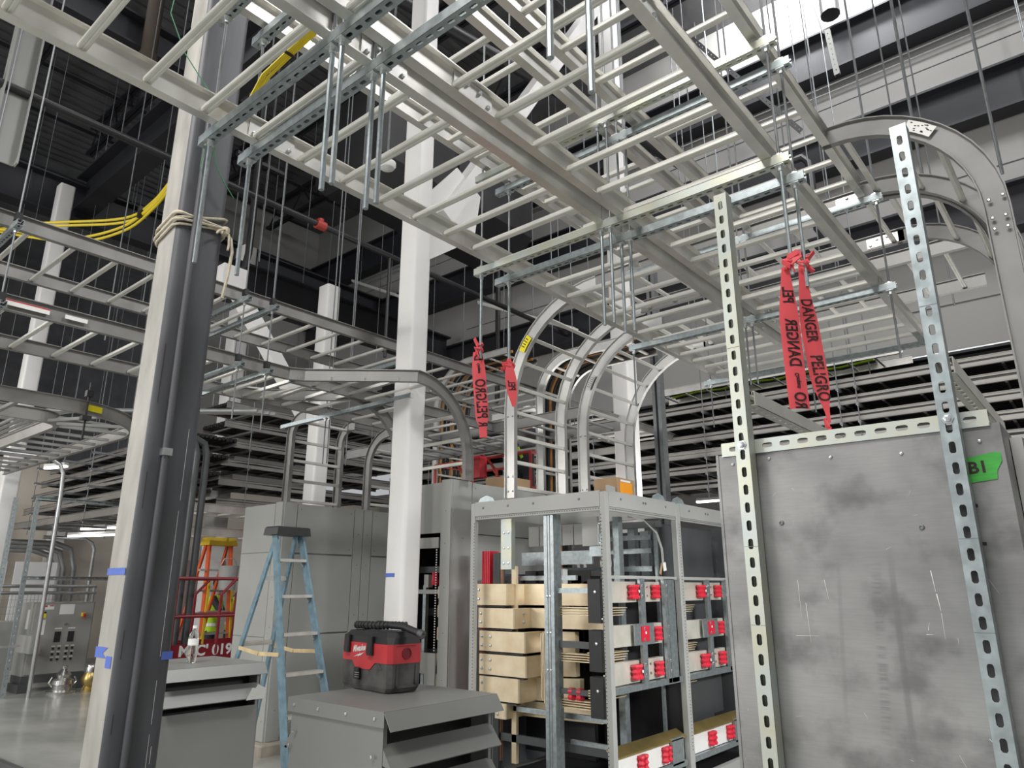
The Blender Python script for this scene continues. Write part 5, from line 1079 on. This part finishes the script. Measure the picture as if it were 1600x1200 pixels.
# ================================================================ people
def person(label, loc, rz, top, vest=True, hat=None, lean=0.0, arms=(35, 20)):
    t = T('person', label, 'person', loc, rz)
    V = []; E = []; RR = []
    def v(p, r, prev=None):
        V.append(p); RR.append(r); i = len(V) - 1
        if prev is not None: E.append((prev, i))
        return i
    p = v((0, 0, .95), .15); s1 = v((0, -.02 - lean * .3, 1.15), .135, p); s2 = v((0, -.03 - lean * .7, 1.34), .16, s1); nk = v((0, -.03 - lean, 1.47), .065, s2); v((0, -.04 - lean * 1.05, 1.55), .06, nk)
    for s in (-1, 1):
        h = v((s * .10, 0, .90), .10, p); k = v((s * .12, -.03, .50), .068, h); a = v((s * .12, .01, .09), .045, k); v((s * .13, -.13, .045), .04, a)
        sh = v((s * .19, -.03 - lean * .8, 1.40), .065, s2); an = R(arms[0] if s < 0 else arms[1])
        el = v((s * .25, -.03 - lean - .27 * math.sin(an), 1.40 - .28 * math.cos(an)), .045, sh)
        wr = v((s * .22, -.2 - lean - .27 * math.sin(an), 1.36 - .28 * math.cos(an) + .05), .032, el)
        hd = v((s * .21, -.28 - lean - .27 * math.sin(an), 1.38 - .28 * math.cos(an) + .05), .036, wr)
        bx, by, bz = V[hd]
        for f_ in range(4):
            q = v((bx + (f_ - 1.5) * .02, by - .05, bz - .005), .009, hd); v((bx + (f_ - 1.5) * .021, by - .085 + .008 * abs(f_ - 1.4), bz - .03), .008, q)
        q = v((bx - s * .04, by - .01, bz + .005), .010, hd); v((bx - s * .05, by - .045, bz), .009, q)
    me = bpy.data.meshes.new('body'); me.from_pydata(V, E, []); o = bpy.data.objects.new('tmpskin', me); COL.objects.link(o)
    md = o.modifiers.new('Skin', 'SKIN'); sb = o.modifiers.new('Sub', 'SUBSURF'); sb.levels = 1
    for i, r_ in enumerate(RR): me.skin_vertices[0].data[i].radius = (r_, r_ * (.75 if i in (0, 1, 2) else 1)); me.skin_vertices[0].data[i].use_root = (i == 0)
    dg = bpy.context.evaluated_depsgraph_get(); m2 = bpy.data.meshes.new_from_object(o.evaluated_get(dg)); bpy.data.objects.remove(o)
    m2.name = 'body'; m2.materials.clear()
    for k in (top, 'cloth', 'skin'): m2.materials.append(M[k])
    for pg in m2.polygons:
        c = pg.center; pg.use_smooth = True
        hand = abs(c.x) > .15 and c.y < -.23 - lean
        pg.material_index = 2 if (hand or c.z > 1.47) else (1 if c.z < .92 and abs(c.x) < .2 else 0)
    inst(m2, 'body', t)
    hy = -.05 - lean * 1.05
    hd = MB().loft([[(math.cos(a) * w_, hy + oy + math.sin(a) * d_, z) for a in [2 * math.pi * i / 14 for i in range(14)]] for z, w_, d_, oy in ((1.53, .045, .05, 0), (1.56, .06, .075, -.01), (1.60, .068, .088, -.005), (1.65, .074, .095, 0), (1.70, .072, .093, .005), (1.74, .055, .07, .008), (1.76, .02, .03, .01))])
    hd.prism([(-.012, 0), (.012, 0), (.006, .045), (-.006, .045)], (0, hy - .085, 1.615), (1, 0, 0), (0, .1, 1), (0, -.022, 0))
    for s in (-1, 1): hd.box(s * .074 - .006, s * .074 + .006, hy - .01, hy + .02, 1.62, 1.665)
    h = part(hd, 'head', 'skin', t, True)
    part(MB().box(-.045, -.02, hy - .096, hy - .085, 1.655, 1.668).box(.02, .045, hy - .096, hy - .085, 1.655, 1.668), 'eye', 'ink', h); part(MB().box(-.022, .022, hy - .094, hy - .08, 1.578, 1.586), 'mouth', 'pink', h)
    part(MB().loft([[(math.cos(a) * w_, hy + .014 + math.sin(a) * d_, z) for a in [2 * math.pi * i / 14 for i in range(14)]] for z, w_, d_ in ((1.62, .07, .083), (1.67, .082, .098), (1.72, .079, .095), (1.77, .05, .06), (1.78, .01, .01))]), 'hair', 'hair', h, True)
    if hat: part(MB().lathe([(.135, 0), (.14, .006), (.115, .014), (.11, .06), (.085, .10), (.04, .118), (0, .12)], (0, hy, 1.70), 16), 'hard_hat', hat, h, True)
    if vest:
        def ring(z, w_, d_, oy): return [(math.cos(a) * w_, oy + math.sin(a) * d_, z) for a in [2 * math.pi * i / 16 for i in range(16)]]
        o2 = lambda z: -.02 - lean * max(0, min(1, (z - 1.0) / .5))
        vs = part(MB().loft([ring(.88, .175, .135, o2(.88)), ring(1.0, .18, .14, o2(1)), ring(1.15, .17, .135, o2(1.15)), ring(1.32, .19, .145, o2(1.32)), ring(1.42, .165, .12, o2(1.42)), ring(1.47, .09, .085, o2(1.47))], caps=False), 'vest', 'vest', t, True)
        st = MB()
        for z in (.97, 1.12): st.loft([ring(z, .186, .146, o2(z)), ring(z + .05, .185, .145, o2(z + .05))], caps=False)
        for s in (-1, 1):
            for sd in (-1, 1): st.bar((s * .09, o2(1.15) + sd * .135, 1.12), (s * .085, o2(1.42) + sd * .118, 1.43), .045, .01, (0, 1, 0))
        part(st, 'reflective_band', 'silver', vs)
    return t
# ================================================================ scissor lifts
def lift(label, x, y, rz, zf, lettering=None, m='reddark', arms=True):
    t = T('scissor_lift', label, 'lift', (x, y, 0), rz)
    L, W = 1.9, .86
    part(MB().box(-W / 2, W / 2, 0, L, zf, zf + .06), 'platform', 'cabdark', t)
    part(MB().box(-W / 2 - .01, -W / 2 + .0, 0, L, zf, zf + .24).box(W / 2, W / 2 + .01, 0, L, zf, zf + .24).box(-W / 2, W / 2, -.01, 0, zf, zf + .24), 'toe_board', m, t)
    zt = zf + 1.1
    for z in (zf + .60, zt):
        part(MB().path([(W / 2, 0, z), (W / 2, L, z), (-W / 2, L, z), (-W / 2, 0, z), (W / 2, 0, z)], .022, 8), 'guard_rail', m, t)
    for (px, py) in ((W / 2, .0), (W / 2, .62), (W / 2, 1.25), (W / 2, L), (-W / 2, 0), (-W / 2, .62), (-W / 2, 1.25), (-W / 2, L)):
        part(MB().path([(px, py, zf + .1), (px, py, zt - .22), (px, py + (.2 if .1 < py < 1.8 else 0), zt)], .022, 8), 'guard_post', m, t)
    part(MB().box(-.4, .4, .05, L - .05, .18, max(.42, zf * .4)), 'chassis', m, t)
    for (px, py) in ((.4, .25), (.4, L - .25), (-.4, .25), (-.4, L - .25)): part(MB().add(MB().lathe([(0, -.05), (.17, -.05), (.18, -.03), (.18, .03), (.17, .05), (0, .05)], (0, 0, 0), 14), (px, py, .18), (0, 1, 0), (0, 0, 1), (1, 0, 0)), 'wheel', 'black', t)
    zb = max(.42, zf * .4); n = 2 if zf > 1.5 else 1; hh = (zf - zb) / n
    for i in range(n):
        for px in (-.25, .25):
            part(MB().bar((px, .15, zb + i * hh), (px, L - .15, zb + (i + 1) * hh), .05, .08), 'scissor_arm', m, t); part(MB().bar((px + .06, L - .15, zb + i * hh), (px + .06, .15, zb + (i + 1) * hh), .05, .08), 'scissor_arm', m, t)
    if lettering: text(lettering, .19, 'lettering', 'whitelab', t, (W / 2 + .0115, .48, zf + .15), (0, 1, 0), (0, 0, 1), bold=.006)
    return t
lift("dark red scissor lift behind the left louvred box, white fleet number on its toe board", -10.35, 4.80, R(-4), .62, "McC' 019")
lift('bright red scissor lift platform raised behind the right grey cabinet', -6.1, 8.1, R(90), 2.32, None, 'pipered')
person('person in a yellow-green safety vest seen from behind through the red lift rails, dark hair', (-12.2, 6.49, 0), R(140), 'cloth', True, None, .05)
person('person in a yellow-green vest and blue shirt leaning by the red lift right end', (-12.3, 7.0, 0), R(200), 'clothblue', True, None, .12)
person('person in dark clothes with a harness and white hard hat on the raised red lift', (-6.45, 7.95, 2.38), R(170), 'cloth', False, 'whitelab', .05)
hn = MB().bar((-6.55, 7.80, 3.38), (-6.36, 7.80, 3.78), .045, .012, (0, 1, 0)).bar((-6.36, 7.80, 3.38), (-6.55, 7.80, 3.78), .045, .012, (0, 1, 0))
single(hn, 'safety_harness', 'vest', 'yellow-green harness straps crossing the back of the person on the raised lift', 'harness')
# red bag on the raised lift rail
single(MB().cbox(-7.25, -6.85, 7.50, 7.65, 3.12, 3.45, .05), 'tool_bag', 'red', 'red cloth tool bag hanging on the raised red lift rail', 'bag')
# orange stepladder with yellow top, behind the lift
t = T('stepladder', 'orange and yellow fibreglass stepladder standing behind the dark red lift', 'ladder', (-11.2, 5.3, 0))
DL = Vector((-.1, .32, 0))
for s in (0, .42):
    part(MB().bar((-10.55, 5.30 + s * 1.15 - .05, 0), (-10.95, 5.42 + s * .85, 2.28), .03, .09, (1, 0, .2)), 'front_rail', 'orange', t); part(MB().bar((-10.50, 5.27 + s * 1.2 - .05, 0), (-10.80, 5.40 + s * .9, 1.7), .03, .06, (1, 0, .2)), 'front_rail', 'yellowfg', t)
    part(MB().bar((-11.9, 5.36 + s, 0), (-11.05, 5.42 + s * .85, 2.25), .03, .06, (1, 0, -.3)), 'rear_rail', 'orange', t)
for k in range(1, 7): part(MB().bar((-10.55 - .4 * k / 7.2, 5.3 - .03, .31 * k), (-10.55 - .4 * k / 7.2, 5.74, .31 * k), .07, .03), 'step', 'ladstep', t)
part(MB().loft([[(-11.14, 5.36, 2.24), (-10.84, 5.36, 2.24), (-10.84, 5.84, 2.24), (-11.14, 5.84, 2.24)], [(-11.1, 5.38, 2.36), (-10.88, 5.38, 2.36), (-10.88, 5.82, 2.36), (-11.1, 5.82, 2.36)]]), 'top_cap', 'yellowfg', t)
t = T('plastic_bucket', 'grey plastic bucket hanging on the orange stepladder', 'bucket', (-10.6, 5.58, 1.5)); part(MB().lathe([(0, 0), (.12, 0), (.15, .34), (.155, .36), (.14, .36), (.115, .02), (0, .02)], (-10.58, 5.58, 1.56), 14), 'pail', 'cab', t, True); part(MB().path([(-10.58, 5.43, 1.9), (-10.58, 5.5, 2.03), (-10.58, 5.66, 2.03), (-10.58, 5.73, 1.9)], .006, 6), 'handle', 'zincnut', t)
for o_ in [o for o in bpy.data.objects if o.get('label', '').startswith('orange and yellow fibreglass')] + [t]: o_.location = Vector(o_.location) + DL
single(MB().box(-13.8, -13.7, 6.6, 7.5, 0, 2.1), 'pink_board', 'pink', 'pink insulation board with black marks leaning behind the dark red lift', 'board')
for k in range(5): single(MB().tube((-12.6, 5.6 + .12 * k, 0), (-12.6, 5.6 + .12 * k, 2.9), .04, 8), 'riser_pipe', 'conduit', 'bright upright steel pipe behind the orange stepladder, %s of the row' % ORD2[k], 'pipe', None, True)
for k, y in enumerate((2.15, 2.3)): single(MB().path([(-10.2, y + 2.8, 0), (-10.2, y + 2.8, 3.5), (-10.2, y + 2.75, 3.65), (-10.2, y + 2.5, 3.75)], .05, 10), 'riser_pipe', 'cabdark', 'dark grey riser pipe just behind the right edge of the big column, %s one' % ['left', 'right'][k], 'pipe', None, True)
# ================================================================ pipes, cables, small fittings
t = T('sprinkler_pipe', 'black sprinkler main pipe running back at an angle left of the white centre column', 'pipe', (-8.66, 4.0, 7))
part(MB().path([(-8.66, 1.0, 7), (-8.66, 12.2, 7)], .05, 10), 'pipe', 'blackpipe', t, True); part(MB().tube((-8.66, 5.62, 7), (-8.66, 5.78, 7), .075, 10).tube((-8.66, 5.7, 7), (-8.66, 5.7, 7.1), .05, 8), 'coupling', 'pipered', t, True)
part(MB().path([(-8.66, 7.1, 7), (-8.66, 7.1, 6.6), (-8.66, 7.1, 5.2)], .028, 8), 'drop_pipe', 'blackpipe', t, True)
t = T('sprinkler_pipe', 'black sprinkler drop pipe hanging in front of the grey wall left of the white column', 'pipe', (-10.2, 5.6, 6.2))
part(MB().path([(-10.2, 5.4, 13.1), (-10.2, 5.4, 6.9), (-10.2, 5.35, 6.6), (-10.2, 5.2, 6.5)], .06, 8), 'pipe', 'blackpipe', t, True); part(MB().bar((-10.2, 5.0, 8.6), (-10.2, 5.9, 8.6), .08, .06), 'clamp', 'blackpipe', t)
single(MB().path([(-10.6, 12.1, 9.5), (-10.6, 12.1, 5.8), (-10.6, 11.9, 5.6)], .06, 8), 'sprinkler_pipe', 'blackpipe', 'black upright pipe right of the white centre column before the back wall', 'pipe', None, True)
single(MB().path([(-6.5, 2.0, 9.0), (-5.0, 12.0, 9.3)], .09, 10), 'roof_pipe', 'blackpipe', 'black pipe high under the roof crossing above the right overhead trays', 'pipe', None, True)
single(MB().path([(-2.4, 12.05, 13.6), (-2.4, 12.0, 12.4), (-2.4, 11.95, 11.7)], .17, 12), 'roof_pipe', 'blackpipe', 'short thick black pipe standing on the top wall beam against the bright wall', 'pipe', None, True)
single(MB().path([(-3.55, 11.95, 8.2), (-3.55, 11.95, 8.9), (-3.45, 11.95, 9.05), (-3.2, 11.95, 9.05), (-3.1, 11.95, 8.9), (-3.1, 11.95, 7.6), (-2.9, 11.95, 7.2), (-2.9, 11.95, 6.9)], .07, 8), 'sprinkler_pipe', 'blackpipe', 'black bent pipe loop before the grey wall behind the right upper tray', 'pipe', None, True)
single(MB().path([(-12, 12.33, 5.08), (5.5, 12.33, 5.08)], .03, 8), 'wall_conduit', 'conduit', 'thin bright conduit along the grey back wall at the right', 'conduit', None, True)
for z, lb in ((10.60, 'thin conduit along the wall close under the topmost beam, upper one'), (10.45, 'thin conduit along the wall close under the topmost beam, lower one')): single(MB().path([(-18.5, 12.4, z), (5.5, 12.4, z)], .014, 8), 'wall_conduit', 'conduit', lb, 'conduit', None, True)
# bracing channels and rods against the bright wall
t = T('brace_strut', 'dark slotted brace strut slanting against the bright wall at the top right', 'strut', (-2.8, 11.0, 10)); part(MB().add(strut_mb(4.2, pitch=.11, wd=.09, ht=.05), (-5.3, 11.8, 13.05), (.52, 0, -.85), (.85, 0, .52), (0, 1, 0)), 'channel', 'black', t)
t = T('brace_strut', 'short dark slotted brace strut right of the thick black pipe at the top right', 'strut', (-1.4, 11.5, 11.7)); part(MB().add(strut_mb(2.4, pitch=.11, wd=.09, ht=.05), (-1.95, 11.8, 13.6), (.42, 0, -.9), (.9, 0, .42), (0, 1, 0)), 'channel', 'black', t)
t = T('brace_strut', 'grey slotted hanger strut end hanging on a cable before the topmost wall beam', 'strut', (-2.3, 11.2, 9.8)); part(MB().add(strut_mb(.95, pitch=.11, wd=.09, ht=.05), (-2.36, 11.3, 10.9), (.06, 0, -1), (1, 0, .06), (0, 1, 0)), 'channel', 'cab', t); part(MB().tube((-2.42, 11.3, 10.85), (-2.75, 11.3, 13.05), .012, 6), 'cable', 'roddark', t)
for x, y, lb in ((-.62, 5.2, 'left'), (-.18, 5.3, 'right')): single(MB().tube((x, y, 4.25), (x, y, 13.09), .011, 8), 'hanger_rod', 'roddark', 'dark hanger rod coming down to the big right curved drop, %s one' % lb, 'rod', None, True)
single(MB().tube((-.2, 12.25, 5.05), (-.2, 12.25, 7.0), .02, 6), 'hanger_rod', 'roddark', 'thin rod before the grey wall inside the right curved drops', 'rod')
HR_ = [(-4.6, 2.6, 7.5, 'right of the grey column, ending in mid air'), (-4.55, 3.4, 5.5, 'left of the white centre column, above the left run'), (-7.0, 5.2, 4.3, 'behind the white centre column'),
  (-6.3, 8.5, 4.0, 'right of the white centre column, first of three'), (-6.2, 8.9, 4.0, 'right of the white centre column, second of three'), (-5.9, 9.8, 4.4, 'right of the white centre column, third of three'), (-3.6, 7.7, 4.3, 'behind the second curved drop head'),
  (-2.2, 9.1, 4.3, 'above the red clamp behind the left upright strut'), (-.9, 8.2, 4.4, 'behind the right red tapes'), (-9.4, 3.2, 4.6, 'left of the grey column by the yellow cables'), (-10.5, 4.0, 5.5, 'through the yellow cable loop'), (-10.0, 5.0, 4.2, 'just right of the grey column'), (-8.2, 4.5, 5.8, 'left of the white brace'), (-1.6, 9.0, 4.3, 'behind the yellowish upright strut')]
for x, y, z, lb in HR_: single(MB().tube((x, y, z), (x, y, 13.09), .008, 6), 'hanger_rod', 'roofrod', 'thin steel rod from the roof ' + lb, 'rod', None, True)
# yellow cables along the dark girder
yb = T('yellow_cable_bundle', 'sagging bundle of yellow cables left of the big grey column', 'cable', (-10, 3.6, 6.6))
yc = [[(-8.35, 3.72, 7.25), (-9.2, 3.68, 7.12), (-9.9, 3.7, 6.98), (-10.6, 3.6, 6.92), (-11.6, 3.0, 6.95), (-12.6, 2.3, 6.95)], [(-8.35, 3.72, 7.22), (-9.2, 3.68, 7.09), (-9.9, 3.7, 6.94), (-10.6, 3.6, 6.78), (-11.3, 3.2, 6.66), (-11.9, 2.8, 6.78), (-12.6, 2.35, 6.95)], [(-8.35, 3.72, 7.19), (-9.2, 3.68, 7.06), (-9.9, 3.7, 6.9), (-10.6, 3.6, 6.85), (-11.6, 3.02, 6.9), (-12.6, 2.4, 6.93)], [(-8.35, 3.74, 7.16), (-9.2, 3.70, 7.03), (-9.9, 3.72, 6.88), (-10.6, 3.62, 6.72), (-11.35, 3.2, 6.62), (-12.6, 2.45, 6.93)]]
for q in yc:
    pts = []
    for i in range(len(q) - 1):
        p0 = Vector(q[max(0, i - 1)]); p1 = Vector(q[i]); p2 = Vector(q[i + 1]); p3 = Vector(q[min(len(q) - 1, i + 2)])
        for k in range(6):
            u = k / 6; pts.append(.5 * ((2 * p1) + (p2 - p0) * u + (2 * p0 - 5 * p1 + 4 * p2 - p3) * u * u + (3 * p1 - p0 - 3 * p2 + p3) * u ** 3))
    pts.append(Vector(q[-1])); part(MB().path(pts, .02, 8), 'cable', 'yellow', yb, True)
for p in ((-9.2, 3.68, 7.07), (-10.2, 3.69, 6.9)): part(MB().box(p[0] - .03, p[0] + .03, p[1] - .06, p[1] + .06, p[2] - .09, p[2] + .09), 'cable_tie', 'black', yb)
yb = T('yellow_cable_bundle', 'short bundle of yellow cables crossing behind the nearest slotted strut overhead', 'cable', (-2.4, 1.3, 3.7))
for k in range(5): part(MB().path([(-2.75, 1.36 + .007 * k, 3.66 + .004 * (k % 2)), (-2.66, 1.325 + .007 * k, 3.70), (-2.50, 1.295 + .008 * k, 3.74 + .004 * (k % 3)), (-2.3, 1.295 + .007 * k, 3.76), (-2.05, 1.30 + .006 * k, 3.78)], .0045, 6), 'cable', 'yellow', yb, True)
part(MB().box(-2.325, -2.312, 1.288, 1.332, 3.75, 3.775), 'cable_tie', 'ink', yb)
single(MB().path([(-3.32, 1.20, 4.7), (-3.35, 1.195, 4.51), (-3.33, 1.285, 4.31), (-3.30, 1.36, 4.2), (-3.265, 1.42, 4.106), (-3.26, 1.43, 4.07)], .0028, 6), 'green_wire', 'greenw', 'thin green wire hanging down across the upper part of the big grey column', 'wire', None, True)
single(MB().path([(-3.36, 1.50, 3.95), (-3.372, 1.478, 3.874), (-3.372, 1.465, 3.73), (-3.372, 1.489, 3.667), (-3.37, 1.514, 3.814), (-3.365, 1.524, 3.88), (-3.37, 1.545, 3.78), (-3.37, 1.60, 3.70), (-3.37, 1.663, 3.632)], .0028, 6), 'green_wire', 'greenw', 'thin green wire looping beside the nearest strut on the big grey column', 'wire', None, True)
# smoke detector, red fittings
t = T('smoke_detector', 'round white smoke detector left of the white column head', 'detector', (-6.29, 5.04, 6.7)); part(MB().lathe([(0, 0), (.05, 0), (.09, .015), (.11, .05), (.11, .09), (0, .09)], (-6.29, 5.04, 6.68), 18), 'cover', 'whitelab', t, True); part(MB().tube((-6.29, 5.04, 6.77), (-6.29, 5.04, 13.05), .015, 6), 'stem', 'roddark', t)
for p, lb in (((-3.05, 7.6, 3.86), 'dark red beam clamp under the overhead trays right of the second drop'), ((-2.35, 2.6, 6.2), 'dark red clamp at the top of the picture above the right overhead tray')):
    t = T('beam_clamp', lb, 'clamp', p); x, y, z = p; part(MB().cbox(x - .05, x + .05, y - .04, y + .04, z - .05, z + .02, .01), 'jaw', 'reddark', t); part(MB().tube((x, y, z + .02), (x, y, 13.09), .008, 6), 'rod', 'rod', t)
# cable-filled vertical drops behind the open frame
def cable_drop(label, glabel, x, y, rz, W, zc, ri, n, cols, zb=1.2):
    drop(label, (x, y, 0), rz, W, ri, zc, zb, .9, m='alu_web', sp=.35)
    c, s = math.cos(rz), math.sin(rz)
    bt_ = T('power_cable_bundle', glabel, 'cable', (x, y, zb))
    for i in range(n):
        yy = .07 + (W - .14) * i / (n - 1); rr = ri + .075; pts = [(.9, yy, zc + rr)] + [(rr * math.cos(R(90 + 90 * k / 8)), yy, zc + rr * math.sin(R(90 + 90 * k / 8))) for k in range(9)] + [(-rr, yy, zb)]
        part(MB().path([(x + c * p[0] - s * p[1], y + s * p[0] + c * p[1], p[2]) for p in pts], .026, 8), 'cable', cols[i % len(cols)], bt_, True)
cable_drop('curved drop full of orange and black cables behind the yellow-labelled ladder drop', 'orange and black power cables bending over the drop behind the yellow-labelled ladder', -4.95, 7.05, 0, .62, 3.95, .45, 9, ['cableorange', 'cableblack', 'cableblack'])
cable_drop('curved drop with a bright hood behind the hanging red tape, carrying brown cables', 'brown and black power cables going down behind the white centre column', -8.5, 8.9, 0, .9, 4.75, .75, 9, ['cableblack', 'cableorange', 'cableblack'])
far_tray('ladder tray crossing low behind the left red tapes at mid height', (-8.6, 7.3, 3.42), 4.2, .9, -math.pi / 2, .3, cables=False, m='alurd')
drop('low curved ladder drop behind the raised red lift person', (-7.5, 9.35, 0), math.pi, .6, .8, 3.5, 2.0, .3, sp=.3)
# yellow-green cables on a wall tray over the stack
t = far_tray('upper ladder tray with green cables above the far six-tier stack', (-6.2, 12.1, 4.95), 4.2, .7, -math.pi / 2, .4, cables=False)
for k in range(5): single(MB().path([(-6.0 + .5 * j, 11.5 + .12 * k, 5.04 + .03 * (j % 2)) for j in range(8)], .03, 8), 'green_cable', 'vest' if k % 2 else 'cableblack', ('yellow-green' if k % 2 else 'black') + ' cable lying in the tray above the far stack, %s from the front' % ORD2[k], 'cable', None, True)
single(MB().path([(-2.28, 2.72, .6), (-2.31, 2.80, .3), (-2.28, 2.9, .02)], .02, 8), 'green_hose', 'greenw', 'green cable sticking up beside the right end of the foreground louvred box', 'cable', None, True)
